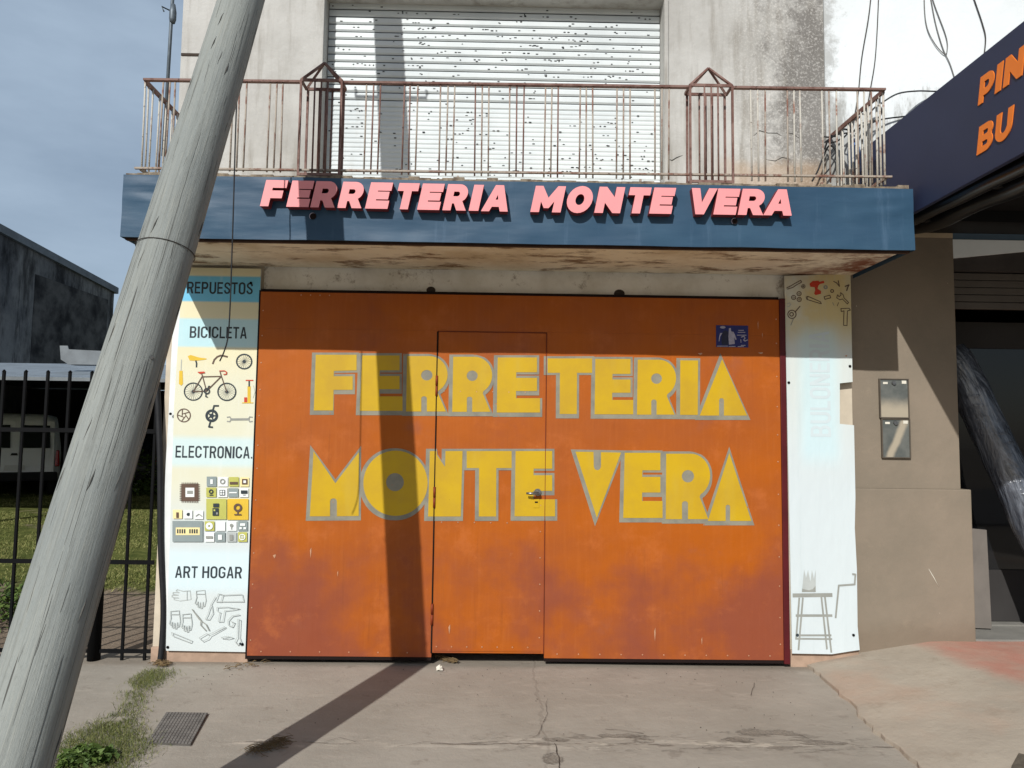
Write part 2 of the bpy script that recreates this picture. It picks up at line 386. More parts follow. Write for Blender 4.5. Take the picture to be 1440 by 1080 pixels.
def m_corr(name, c, axis=0, per=.09, rough=.45, metal=.3):
    t = NT(name); x = t.xyz()
    w = t.math('SINE', t.math('MULTIPLY', x[axis], 2*pi/per))
    t.bump(w, .8, .02)
    return t.fin(t.mix(t.ramp(t.noise(2.5, 6), .35, .7), c, tuple(v*.7 for v in c[:3])+(1,)), rough, metal, .4)
def m_rust(name, c_paint, c_rust, amt=.5, rough=.75):
    t = NT(name)
    f = t.ramp(t.noise(9, 6, .7), amt-.08, amt+.08)
    base = t.mix(f, c_rust, c_paint); base = t.mix(t.ramp(t.noise(40, 4), .6, .72), base, rgb(70,46,38))
    t.bump(t.noise(80, 4), .4, .004)
    return t.fin(base, rough, .0, .3)
def m_slat():
    t = NT('white_shutter_metal')
    base = t.mix(t.ramp(t.noise(1.6, 5), .35, .7), rgb(212,218,219), rgb(196,203,205))
    base = t.mix(t.math('MULTIPLY', t.ramp(t.noise(3, 6, .7, (3, 3, .4)), .56, .74), .3), base, rgb(176,176,170))
    return t.fin(base, .5, 0, .4)
def m_plastic():
    t = NT('black_plastic_wrap')
    x = t.xyz(); cb = t.n.new('ShaderNodeCombineXYZ'); ax = t.math('MULTIPLY', t.math('SUBTRACT', x[2], 2.4), -.332)
    t.put(cb.inputs[0], t.math('SUBTRACT', x[0], ax)); t.put(cb.inputs[1], x[1]); t.put(cb.inputs[2], x[2]); keep = t.pos; t.pos = cb.outputs[0]
    n = t.noise(9, 5, .6, (1, 1, .22), dist=.8); n2 = t.noise(26, 5, .6, (1, 1, .16), dist=.6); n3 = t.noise(14, 4, .6, (.5, .5, 1.6), (3, 3, 3))
    t.bump(n, .6, .05); t.bump(n2, .35, .012); t.bump(t.ramp(n3, .56, .7), .3, .01); t.pos = keep
    return t.fin(t.mix(t.ramp(n2, .4, .7), rgb(64,69,78), rgb(112,118,128)), .2, 0, 1.0)  # pale sheen on the black wrap is lifted into the base colour
def m_glass():
    t = NT('dark_shop_glass'); return t.fin((.008, .009, .011, 1), .04, 0, .5)

M = {}
M['plaster'] = m_plaster(); M['lintel'] = m_lintel(); M['soffit'] = m_soffit(); M['gate'] = m_gate(); M['yellow'] = m_yellow()
M['outline'] = m_grey_outline(); M['banner'] = m_banner(); M['pole'] = m_pole(); M['pave'] = m_pavement(); M['ramp'] = m_ramp()
M['yard'] = m_yard(); M['white_wall'] = m_white_wall(); M['brown'] = m_brown(); M['mould'] = m_mould(); M['slat'] = m_slat()
M['plastic'] = m_plastic(); M['glass'] = m_glass()
M['zinc'] = m_corr('corrugated_zinc_roof', rgb(150,160,168))
M['cap'] = simple('grey_parapet_cap', rgb(120,126,130), .7, .15, 3)
M['slot'] = simple('slot_dark', rgb(40,42,44), .8, .1)
M['rail'] = m_rust('rusty_railing_paint', rgb(160,150,138), rgb(122,88,76), .46)
M['railtop'] = m_rust('rusty_handrail_paint', rgb(128,102,94), rgb(104,74,66), .48)
M['pale_rail'] = m_rust('pale_flaked_rail_paint', rgb(186,182,172), rgb(132,92,76), .40)
M['maroon'] = simple('maroon_frame_paint', rgb(84,20,26), .5, .15, 5, .05)
M['seam'] = simple('dark_seam', rgb(26,12,9), .9, .1)
M['orange_dk'] = simple('brown_orange_edge_paint', rgb(128,52,24), .6, .15, 6, .05)
M['rivet'] = simple('pale_rivet_metal', rgb(206,160,128), .4, .1, 30, 0, .3)
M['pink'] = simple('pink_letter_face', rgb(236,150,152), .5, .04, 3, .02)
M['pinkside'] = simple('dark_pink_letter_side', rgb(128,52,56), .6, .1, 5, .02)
M['steel'] = simple('worn_steel', rgb(150,150,150), .35, .15, 12, .05, .9)
M['black'] = simple('black_iron_paint', rgb(12,13,15), .7, .15, 10, .1, 0, .12)
M['rubber'] = simple('black_rubber_cable', rgb(34,35,38), .55, .15, 14, .1)
M['thinwire'] = simple('dark_wire', rgb(66,62,58), .6, .15, 14, 0)
M['greywire'] = simple('grey_wire', rgb(120,118,114), .6, .15, 14, 0)
M['conduit'] = simple('grey_conduit', rgb(106,116,124), .5, .15, 14, .05, .3)
M['navy'] = simple('navy_sign_sheet', rgb(46,52,80), .5, .06, 1.2, .05, c2=rgb(40,46,70))
M['signorange'] = simple('orange_sign_letter', rgb(238,128,44), .5, .05, 3, 0)
M['split'] = simple('wood_split_dark', rgb(92,91,87), .95, .15, 20, 0)
M['tarp'] = NT('black_tarpaulin').fin(rgb(20,20,22), .28, 0, .6)
M['soffit_dark'] = simple('black_awning_underside', rgb(14,14,15), .6, .1, 4, .1)
M['lightblue'] = simple('lintel_sunlight_colour', rgb(240,248,250), .7, .05, 2, .1)  # sunlight on the lintel, put into the colour
M['blueband'] = simple('slate_blue_band_paint', rgb(88,110,128), .7, .05, 2, .1)
M['charcoal'] = simple('charcoal_render', rgb(70,66,64), .85, .1, 4, .2)
M['slat_brown'] = simple('brown_grey_shutter', rgb(92,86,80), .5, .1, 3, .05)
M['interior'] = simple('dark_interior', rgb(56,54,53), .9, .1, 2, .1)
M['threshold'] = simple('grey_threshold_concrete', rgb(132,130,124), .9, .1, 5, .3)
M['board'] = simple('grey_brown_board', rgb(112,106,100), .8, .12, 2.5, .15)
M['whitepaint'] = simple('van_white_paint', rgb(238,241,244), .35, .04, 1, 0, 0, .5)
M['carglass'] = simple('car_dark_glass', rgb(22,26,32), .08, .05, 2, 0, 0, .6)
M['darkcar'] = simple('dark_car_paint', rgb(40,42,48), .3, .08, 1, 0, 0, .5)
M['tail'] = simple('red_tail_light', rgb(170,24,26), .25, .1, 9, 0, 0, .5)
M['tyre'] = simple('tyre_rubber', rgb(26,26,27), .85, .1, 12, .2)
M['trim'] = simple('black_plastic_trim', rgb(36,37,39), .7, .1, 6, .1)
M['plate'] = simple('number_plate', rgb(220,222,220), .5, .05, 6, 0)
M['ink'] = simple('slate_print_ink', rgb(48,58,64), .6, .08, 8, 0)
M['ink_grey'] = simple('grey_print_ink', rgb(150,152,146), .6, .08, 8, 0)
M['ink_pale'] = simple('pale_grey_print_ink', rgb(182,188,186), .6, .08, 8, 0)
M['ink_ghost'] = simple('ghost_print_ink', rgb(198,211,215), .6, .02, 8, 0)
M['ink_yellow'] = simple('yellow_print_ink', rgb(220,184,60), .6, .06, 8, 0)
M['ink_red'] = simple('red_print_ink', rgb(196,66,44), .6, .06, 8, 0)
M['ink_olive'] = simple('olive_print_ink', rgb(186,186,96), .6, .06, 8, 0)
M['ink_cream'] = simple('cream_print_ink', rgb(238,222,164), .6, .04, 8, 0)
M['ink_slate'] = simple('slate_grey_print_ink', rgb(140,152,152), .6, .05, 8, 0)
M['ink_white'] = simple('white_print_ink', rgb(232,236,234), .6, .03, 8, 0)
M['ink_brown'] = simple('brown_print_ink', rgb(98,78,66), .6, .06, 8, 0)
M['sheet_edge'] = simple('white_sheet_metal', rgb(222,226,224), .5, .06, 5, .1)
M['pinkplaster'] = simple('pinkish_base_plaster', rgb(176,150,130), .9, .14, 7, .5)
M['sidewall'] = simple('cream_side_render', rgb(206,194,174), .9, .1, 4, .3)
M['sticker'] = simple('blue_sticker_print', rgb(36,40,104), .45, .1, 20, 0)
M['sticker_lt'] = simple('sticker_pale_print', rgb(170,166,184), .5, .12, 40, 0)
M['sticker_dk'] = simple('sticker_dark_print', rgb(40,42,66), .5, .12, 40, 0)
M['cover'] = simple('cast_iron_cover', rgb(124,120,115), .75, .15, 12, .3)
M['coverdk'] = simple('cover_recess', rgb(92,88,84), .85, .15, 12, .3)
M['straw'] = simple('dry_straw', rgb(128,108,76), .9, .25, 30, 0, c2=rgb(90,72,50))
M['paper'] = simple('crumpled_white_paper', rgb(222,218,204), .8, .08, 30, .2)
M['crack'] = simple('crack_dark', rgb(70,61,54), .95, .15, 20, .2)
M['flower'] = simple('white_petal', rgb(232,232,224), .7, .04, 30, 0)
M['waterblue'] = simple('blue_bucket_plastic', rgb(96,124,168), .4, .1, 6, .05, c2=rgb(70,92,136))
def m_leaf(name, a, b):
    t = NT(name); oi = t.n.new('ShaderNodeNewGeometry')
    return t.fin(t.mix(oi.outputs['Random Per Island'], a, b), .6, 0, .25)
M['leaf'] = m_leaf('weed_leaf', rgb(52,72,30), rgb(92,112,52))
M['grass'] = m_leaf('grass_blade', rgb(96,108,52), rgb(150,146,92))
M['drygrass'] = m_leaf('pavement_grass_blade', rgb(66,82,36), rgb(128,128,78))

# ------------------------------------------------------------------ glyph outlines (unit box, v up)
def arc(cx, cy, rx, ry, a0, a1, n=10):
    return [(cx+rx*cos(radians(a0+(a1-a0)*i/n)), cy+ry*sin(radians(a0+(a1-a0)*i/n))) for i in range(n+1)]
def glyph(ch):
    if ch == 'F': return [[(0,0),(.31,0),(.31,.34),(.88,.34),(.88,.57),(.31,.57),(.31,.77),(1,.77),(1,1),(0,1)]]
    if ch == 'E': return [[(0,0),(1,0),(1,.25),(.33,.25),(.33,.39),(.92,.39),(.92,.62),(.33,.62),(.33,.75),(.99,.75),(.99,1),(0,1)]]
    if ch == 'R': return [[(0,0),(.29,0),(.29,.29),(.47,.29),(.66,0),(1,0),(.75,.36)]+arc(.55,.655,.41,.345,-38,90,12)+[(0,1)], [(.29,.51)]+arc(.53,.64,.14,.13,-90,90,8)+[(.29,.77)]]
    if ch == 'P': return [[(0,0),(.3,0),(.3,.26)]+arc(.55,.63,.45,.37,-90,90,14)+[(0,1)], [(.3,.49)]+arc(.55,.63,.15,.14,-90,90,8)+[(.3,.77)]]
    if ch == 'B': return [[(0,0)]+arc(.62,.29,.38,.29,-90,48,9)+arc(.58,.745,.36,.255,-35,90,9)+[(0,1)],
                          [(.28,.2)]+arc(.6,.3,.11,.1,-90,90,6)+[(.28,.4)], [(.28,.61)]+arc(.57,.705,.1,.095,-90,90,6)+[(.28,.8)]]
    if ch == 'T': return [[(.34,0),(.66,0),(.66,.76),(1,.76),(1,1),(0,1),(0,.76),(.34,.76)]]
    if ch == 'I': return [[(0,0),(1,0),(1,1),(0,1)]]
    if ch == 'A': return [[(0,0),(.24,0),(.32,.19),(.68,.19),(.76,0),(1,0),(.64,1),(.36,1)], [(.4,.41),(.6,.41),(.5,.74)]]
    if ch == 'M': return [[(0,0),(.23,0),(.23,.52),(.43,.17),(.56,.17),(.77,.53),(.77,0),(1,0),(1,1),(.79,1),(.5,.47),(.21,1),(0,1)]]
    if ch == 'N': return [[(0,0),(.27,0),(.27,.5),(.74,0),(1,0),(1,1),(.73,1),(.73,.5),(.26,1),(0,1)]]
    if ch == 'O': return [arc(.5,.5,.5,.52,0,345,23), arc(.5,.5,.22,.26,0,345,23)]
    if ch == 'V': return [[(.35,0),(.65,0),(1,1),(.73,1),(.5,.32),(.27,1),(0,1)]]
    if ch == 'U': return [[(0,1),(0,.42)]+arc(.5,.42,.5,.44,180,360,16)+[(1,1),(.72,1),(.72,.42)]+arc(.5,.42,.22,.2,360,180,10)+[(.28,1)]]
    return []

def ring_stroke(pts, t, asp):
    """closed outline of a stroke of thickness t (u), t*asp (v) along pts"""
    L, R = [], []
    for i, p in enumerate(pts):
        a, b = pts[max(i-1, 0)], pts[min(i+1, len(pts)-1)]
        d = Vector((b[0]-a[0], (b[1]-a[1])/asp)); d.normalize(); n = Vector((-d.y, d.x))*t/2
        L.append((p[0]+n.x, p[1]+n.y*asp)); R.append((p[0]-n.x, p[1]-n.y*asp))
    return [L+R[::-1]]
def thin_glyph(ch):
    """condensed grotesque capitals: stem .27 of the width, bars .14 of the height"""
    t, h = .27, .15
    bowl = lambda x, y, rx, ry, a, b: arc(x, y, rx, ry, a, b, 8)
    if ch == 'I': return [[(0,0),(1,0),(1,1),(0,1)]]
    if ch == '.': return [[(.1,0),(.9,0),(.9,.14),(.1,.14)]]
    if ch == 'E': return [[(0,0),(1,0),(1,h),(t,h),(t,.44),(.92,.44),(.92,.44+h),(t,.44+h),(t,1-h),(.98,1-h),(.98,1),(0,1)]]
    if ch == 'F': return [[(0,0),(t,0),(t,.42),(.9,.42),(.9,.42+h),(t,.42+h),(t,1-h),(1,1-h),(1,1),(0,1)]]
    if ch == 'L': return [[(0,0),(1,0),(1,h),(t,h),(t,1),(0,1)]]
    if ch == 'H': return [[(0,0),(t,0),(t,.44),(1-t,.44),(1-t,0),(1,0),(1,1),(1-t,1),(1-t,.44+h),(t,.44+h),(t,1),(0,1)]]
    if ch == 'T': return [[(.5-t/2,0),(.5+t/2,0),(.5+t/2,1-h),(1,1-h),(1,1),(0,1),(0,1-h),(.5-t/2,1-h)]]
    if ch == 'N': return [[(0,0),(t*.9,0),(t*.9,.62),(1-t,0),(1,0),(1,1),(1-t*.9,1),(1-t*.9,.4),(t,1),(0,1)]]
    if ch == 'M': return [[(0,0),(.2,0),(.2,.7),(.41,0),(.59,0),(.8,.7),(.8,0),(1,0),(1,1),(.72,1),(.5,.3),(.28,1),(0,1)]]
    if ch == 'A': return [[(0,0),(.25,0),(.32,.22),(.68,.22),(.75,0),(1,0),(.65,1),(.35,1)], [(.37,.37),(.63,.37),(.5,.8)]]
    if ch == 'V': return [[(.36,0),(.64,0),(1,1),(.74,1),(.5,.25),(.26,1),(0,1)]]
    if ch in 'OQ': return [arc(.5,.26,.5,.28,180,360,12)+arc(.5,.74,.5,.28,0,180,12), arc(.5,.27,.23,.14,180,360,8)+arc(.5,.73,.23,.14,0,180,8)]
    if ch == 'U': return [[(0,1)]+arc(.5,.28,.5,.30,180,360,12)+[(1,1),(1-t,1)]+arc(.5,.29,.23,.16,360,180,8)+[(t,1)]]
    if ch == 'C': return ring_stroke([(.86,.68)]+arc(.5,.73,.365,.20,0,180,8)+arc(.5,.27,.365,.20,180,360,8)+[(.86,.34)], t, .55)
    if ch == 'G': return ring_stroke([(.86,.70)]+arc(.5,.73,.365,.20,0,180,8)+arc(.5,.27,.365,.20,180,360,8)+[(.86,.46),(.54,.46)], t, .55)
    if ch == 'S': return ring_stroke([(.86,.70)]+arc(.5,.74,.35,.185,0,180,8)[1:]+[(.2,.63),(.5,.51),(.8,.38)]+arc(.5,.26,.36,.185,0,-180,8)+[(.14,.31)], t, .52)
    if ch in 'PR':
        o = [(0,0),(t,0),(t,.40)]
        if ch == 'R': o += [(.5,.40),(.7,0),(1,0),(.76,.44)]+arc(.58,.71,.42,.29,-55,90,9)
        else: o += arc(.58,.69,.42,.31,-90,90,10)
        return [o+[(0,1)], [(t,.55)]+arc(.56,.70,.17,.15,-90,90,7)+[(t,.85)]]
    if ch == 'B': return [[(0,0)]+arc(.58,.28,.42,.28,-90,55,9)+arc(.56,.74,.4,.26,-40,90,9)+[(0,1)], [(t,.14)]+arc(.56,.28,.16,.15,-90,90,6)+[(t,.43)], [(t,.58)]+arc(.55,.72,.15,.14,-90,90,6)+[(t,.86)]]
    return []

# ================================================================== SETTING
def build_ground():
    # far base ground, reaches the horizon
    mb = MB(); mb.face([(-400,-400,-.06),(400,-400,-.06),(400,400,-.06),(-400,400,-.06)])
    struct(mb.done('ground', simple('far_earth', rgb(116,106,92), .95, .15, .4, .2)))
    # pavement sheet, gently uneven
    mb = MB(); nx, ny = 90, 70; x0, x1, y0, y1 = -7., 7., -9., .3; g = []
    for j in range(ny+1):
        for i in range(nx+1):
            x = x0+(x1-x0)*i/nx; y = y0+(y1-y0)*j/ny
            g.append(mb.bm.verts.new((x, y, .008*noise.noise((x*.9, y*.9, 3.)))))
    for j in range(ny):
        for i in range(nx):
            a = j*(nx+1)+i; f = mb.bm.faces.new([g[a], g[a+1], g[a+nx+2], g[a+nx+1]]); f.smooth = True
    pv = struct(mb.done('pavement', M['pave']))
    # road strip behind the camera
    mb = MB(); mb.face([(-60,-22,-.02),(60,-22,-.02),(60,-9.0,-.02),(-60,-9.0,-.02)])
    struct(mb.done('road', simple('street_asphalt', rgb(84,82,80), .95, .12, 2, .3)))
def yard_z(x, y):
    t = max(0., min(1., (y-.6)/7.)); return -.008 + .26*t*t*(3-2*t) + (.03*noise.noise((x*.8, y*.8, 1.3)) if y > .5 else 0)
def build_yard():
    mb = MB(); xs = [-22+ i*.35 for i in range(57)]; ys = [.3+.22*i for i in range(60)]+[14+ i*1.5 for i in range(16)]
    g = {}
    for i, x in enumerate(xs):
        for j, y in enumerate(ys): g[i, j] = mb.bm.verts.new((min(x, -2.46), y, yard_z(x, y)))
    for i in range(len(xs)-1):
        for j in range(len(ys)-1):
            f = mb.bm.faces.new([g[i, j], g[i+1, j], g[i+1, j+1], g[i, j+1]]); f.smooth = True
    struct(mb.done('yard_ground', M['yard']))

RE = [atz(1122,926), atz(1150,950), atz(1172,970), atz(1200,992), atz(1212,1012), atz(1240,1040), atz(1262,1052), atz(1278,1070), atz(1290,1080), Vector((2.06,-3.2,0)), Vector((2.0,-9.,0))]
def ramp_edge(y):
    P = sorted(((p.y, p.x) for p in RE))
    if y <= P[0][0]: return P[0][1]
    for (a, b), (c, d) in zip(P, P[1:]):
        if y <= c: return b+(d-b)*(y-a)/(c-a)
    return P[-1][1]
def ramp_z(x, y):
    e = ramp_edge(y); t = max(0., min(1., (x-e)/.95))
    drop = max(0., min(1., (-1.0-y)/3.0))
    return .018 + (.165*(t**.85))*(1-.5*drop) + .006*noise.noise((x*2, y*2, 7))
def build_ramp():
    mb = MB(); rows = []
    ys = [.42-.06*i for i in range(45)] + [-2.4-.4*i for i in range(17)]
    for y in ys:
        e = ramp_edge(y) + .035*noise.noise((y*9, 2, 0)) + .02*noise.noise((y*31, 5, 0))
        r = [mb.bm.verts.new((e-.004, y, -.01))]
        for k in range(41):
            u = k/40.; x = e + (7.2-e)*(u**1.6)
            r.append(mb.bm.verts.new((x, y, ramp_z(x, y))))
        rows.append(r)
    for a, b in zip(rows, rows[1:]):
        for k in range(len(a)-1):
            f = mb.bm.faces.new([a[k], a[k+1], b[k+1], b[k]]); f.smooth = k > 0
    struct(mb.done('ramp_pavement', M['ramp']))
    # broken hole at the lower right
    pts = [atz(1432,1040,.17), atz(1422,1052,.17), atz(1418,1066,.17), atz(1424,1082,.16), atz(1446,1096,.16), atz(1470,1060,.17), atz(1450,1046,.17)]
    mb = MB(); mb.face([(p.x, p.y, ramp_z(p.x, p.y)+.006) for p in pts])
    struct(mb.done('ramp_hole', simple('broken_concrete', rgb(104,96,84), .95, .2, 22, .8)))

# ================================================================== HARDWARE STORE
WY = .06
def build_store():
    t = thing('hardware_store', (0, .2, 0), 'grey two storey shop building with shuttered upper opening and blue banded balcony', 'building')
    mb = MB()
    mb.box((-2.5, WY, -.05), (-1.80, .42, 2.92)); mb.done('pilaster', M['sidewall'], t)
    mb = MB(); mb.box((2.15, WY, -.05), (2.655, .42, 2.92)); mb.done('pilaster', M['sidewall'], t)
    mb = MB(); mb.box((-1.798, WY+.004, 2.66), (2.148, .42, 2.918))
    o = mb.done('lintel', M['lintel'], t)
    for px, py, r in ((606,408,.035),(871,413,.042)):
        p = aty(px, py, WY); m2 = MB(); 
        L = [(cos(a*pi/7)*r*(1+.25*noise.noise((a, px, 0))), sin(a*pi/7)*r*.8*(1+.25*noise.noise((a, 3, px)))) for a in range(14)]
        m2.poly([L], lambda u, v, w: (p.x+u, WY+.002, p.z+v)); m2.done('rust_hole', M['crack'], t)
    # upper storey around the shutter opening
    L0, R0 = -1.412, 1.238; ZL = 5.085
    mb = MB()
    mb.box((-2.5, WY+.002, 2.922), (L0, .42, 7.4)); mb.box((R0, WY+.002, 2.922), (2.49, .42, 7.4)); mb.box((L0, WY+.002, ZL), (R0, .42, 7.4))
    mb.box((-2.5, .421, -.05), (2.655, 9, 7.39))
    mb.done('upper_wall', M['plaster'], t)
    mb = MB(); mb.box((-2.497, WY-.004, 4.545), (-2.0, WY+.001, 4.565)); mb.done('wall_groove', M['crack'], t)
    mb = MB(); mb.box((R0+.002, WY-.014, 3.3), (R0+.03, WY+.001, ZL), .004); mb.done('shutter_guide', M['plaster'], t)
    # roller shutter
    rs = None; mb = MB(); SY = .22; z = 3.2; prof = []
    while z < 5.12:
        pitch = .062 if z > 4.22 else .037
        prof += [(SY, z), (SY-.010, z+pitch*.2), (SY-.010, z+pitch*.7), (SY, z+pitch*.90)] if pitch > .05 else [(SY-.005, z), (SY-.010, z+pitch*.3), (SY-.010, z+pitch*.75), (SY-.005, z+pitch*.98)]
        if pitch > .05: prof += [(SY+.03, z+pitch*.91), (SY+.03, z+pitch)]
        z += pitch
    for (a, b), (c, d) in zip(prof, prof[1:]):
        mb.face([(L0+.004, a, b), (R0-.004, a, b), (R0-.004, c, d), (L0+.004, c, d)], 1 if (a > SY+.001 or c > SY+.001) else 0)
    rs = mb.done('roller_shutter', [M['slat'], M['slot']], t, recalc=False)
    random.seed(4); mb = MB()
    n = 0
    while n < 470:
        x = random.uniform(L0+.03, R0-.03); zz = random.uniform(3.32, 5.07)
        if noise.noise((x*1.6, zz*2.2, 4.)) < random.uniform(-.5, .35): continue
        pitch = .062 if zz > 4.22 else .037; base = 3.2 if zz <= 4.22 else 3.2+28*.037
        zz = base + (math.floor((zz-base)/pitch) + random.choice((.28, .42, .5, .56, .68)))*pitch
        k = random.choice((1, 1, 1, 1, 1, 1, 2)); 
        for q in range(k):
            w = random.uniform(.010, .021); h = random.uniform(.006, .010); xx = x+q*.035
            if xx > R0-.03: continue
            mb.face([(xx-w/2, SY-.0115, zz-h/2), (xx+w/2, SY-.0115, zz-h/2), (xx+w/2, SY-.0115, zz+h/2), (xx-w/2, SY-.0115, zz+h/2)])
        n += 1
    s_ = mb.done('shutter_slots', M['slot'], rs); s_['kind'] = 'stuff'
    # balcony slab
    mb = MB(); mb.box((-2.425, -.79, 2.905), (2.655, WY-.001, 3.285), .012); mb.done('balcony_slab', [M['soffit']], t)
    mb = MB()  # crumbly mortar edge on top of the slab front
    for i in range(70):
        x0 = -2.43+i*5.08/70; h = .02+.03*abs(noise.noise((i*.7, 2, 0)))
        mb.box((x0, -.80-.01*abs(noise.noise((i*.9, 5, 0))), 3.286), (x0+5.08/70-.001, -.70, 3.286+h))
    mb.done('slab_edge', simple('crumbled_mortar', rgb(150,138,120), .95, .25, 20, .6, c2=rgb(90,78,66)), t)
    # base plaster strips under the posters
    mb = MB(); mb.box((-2.5, WY-.03, -.02), (-1.80, WY-.001, .10), .008); mb.done('base_strip', M['pinkplaster'], t); mb = MB(); mb.box((2.15, WY-.03, -.02), (2.655, WY-.001, .12), .008)
    mb.done('base_strip', M['pinkplaster'], t)
    # plaster cracks, lower right of the upper wall
    for pts in ([(1060,190),(1068,183),(1080,187),(1092,186),(1100,191)], [(1105,186),(1114,188),(1124,195)], [(938,222),(945,225),(952,221),(960,219)], [(1075,225),(1090,226),(1100,220),(1112,224)]):
        P = [aty(a, b+random.uniform(-1.2, 1.2), WY+.001) for a, b in pts]; mb = MB(); mb.tube(P, [.001]+[random.uniform(.002, .0045) for _ in P[2:]]+[.001], 5); mb.done('plaster_crack', M['split'], t)
    return t

def build_banner_sign():
    t = thing('banner_sign', (.1, -.8, 2.9), 'blue canvas sign band wrapped round the balcony slab with raised pink letters', 'sign')
    x0, x1 = -2.437, 2.668; z0, z1 = 2.885, 3.292; Y = -.815
    mb = MB(); nx, nz = 150, 16
    def pt(u, v):
        x = x0+(x1-x0)*u; z = z0+(z1-z0)*v
        w = .010*noise.noise((x*1.3, z*5, 2.)) + .006*noise.noise((x*5, z*9, 7.))
        # tension folds at the upper corners
        for cx, cz, sx in ((x1, z1, -1), (x0, z1, 1)):
            dx = (x-cx)*sx; dz = cz-z
            if 0 < dx < .9: w += .012*math.exp(-((dz-.05-.09*dx)/.018)**2)*math.exp(-dx*2.2)*min(1, dx*8)*(-1)
            if 0 < dx < .6: w += .010*math.exp(-((dz-.13-.16*dx)/.02)**2)*math.exp(-dx*3)*min(1, dx*8)*(-1)
        sag = .006*noise.noise((x*2.2, 1, 1))
        return Vector((x, Y+w, z+sag*(1 if v < .01 else 0)))
    G = [[mb.bm.verts.new(pt(i/nx, j/nz)) for j in range(nz+1)] for i in range(nx+1)]
    for i in range(nx):
        for j in range(nz):
            f = mb.bm.faces.new([G[i][j], G[i+1][j], G[i+1][j+1], G[i][j+1]]); f.smooth = True
    # wrapped ends and lower fold
    for xs, s in ((x0, -1), (x1, 1)):
        col = [mb.bm.verts.new(G[0 if s < 0 else nx][j].co) for j in range(nz+1)]
        back = [mb.bm.verts.new((xs+s*.002, WY-.02, z0+(z1-z0)*j/nz)) for j in range(nz+1)]
        for j in range(nz): mb.bm.faces.new([col[j], back[j], back[j+1], col[j+1]])
    low = [mb.bm.verts.new((G[i][0].co.x, -.775+.015*noise.noise((i*.3, 0, 0)), z0+.008)) for i in range(nx+1)]
    lo0 = [mb.bm.verts.new(G[i][0].co) for i in range(nx+1)]
    for i in range(nx): mb.bm.faces.new([lo0[i], low[i], low[i+1], lo0[i+1]])
    mb.done('banner_canvas', M['banner'], t, recalc=False)
    mb = MB(); mb.box((x0+.01, -.772, 2.878), (x1-.01, -.74, 2.903)); mb.done('batten', simple('dark_wood_batten', rgb(74,54,44), .9, .2, 8, .3), t)
    # raised letters: face, side
    SH = .2; dep = .064
    def lay(zoom, ox, oy, lst, ya, yb, xa, xb, hb):
        for ch, l, r in lst:
            # baseline / cap rows fall linearly along the band
            m = (l+r)/2; top = ya+(yb-ya)*(m-xa)/(xb-xa); bot = top+hb
            pb = aty(l/zoom+ox, bot/zoom+oy, Y-dep); pt_ = aty(r/zoom+ox, top/zoom+oy, Y-dep)
            h = pt_.z-pb.z; w = pt_.x-pb.x-SH*h
            L2 = [[(u*w, v*h) for u, v in l] for l in glyph(ch)]; L2 = [offset_poly(L2[0], .007)]+[offset_poly(l, -.005) for l in L2[1:]]
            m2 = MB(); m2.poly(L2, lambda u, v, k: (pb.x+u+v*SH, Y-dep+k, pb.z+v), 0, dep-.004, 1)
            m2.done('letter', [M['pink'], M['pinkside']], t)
    lay(3.789, 360, 245, [('F',28,165),('E',168,305),('R',296,440),('R',440,582),('E',588,725),('T',740,866),('E',865,1000),('R',1000,1137),('I',1140,1208),('A',1208,1362)], 38, 65, 95, 1290, 126)
    lay(3.692, 740, 245, [('M',28,200),('O',205,352),('N',360,508),('T',520,645),('E',645,773),('V',842,985),('E',978,1107),('R',1105,1245),('A',1240,1395)], 68, 85, 110, 1320, 122)
    # tears in the canvas
    for px, py, r in ((1033,311,.020), (440,304,.022)):
        p = aty(px, py, Y-.012); m2 = MB(); L = [(cos(a*pi/6)*r*(1+.3*noise.noise((a, px, 0))), sin(a*pi/6)*r*(1+.3*noise.noise((a, 3, px)))) for a in range(12)]
        m2.poly([L], lambda u, v, w: (p.x+u, p.y, p.z+v))
        m2.mi = 1; m2.tube([(p.x+u, p.y, p.z+v) for u, v in L[2:9]], [.0005, .002, .0035, .003, .003, .002, .0005], 5)
        m2.done('canvas_tear', [M['seam'], M['sticker_lt']], t)
    return t

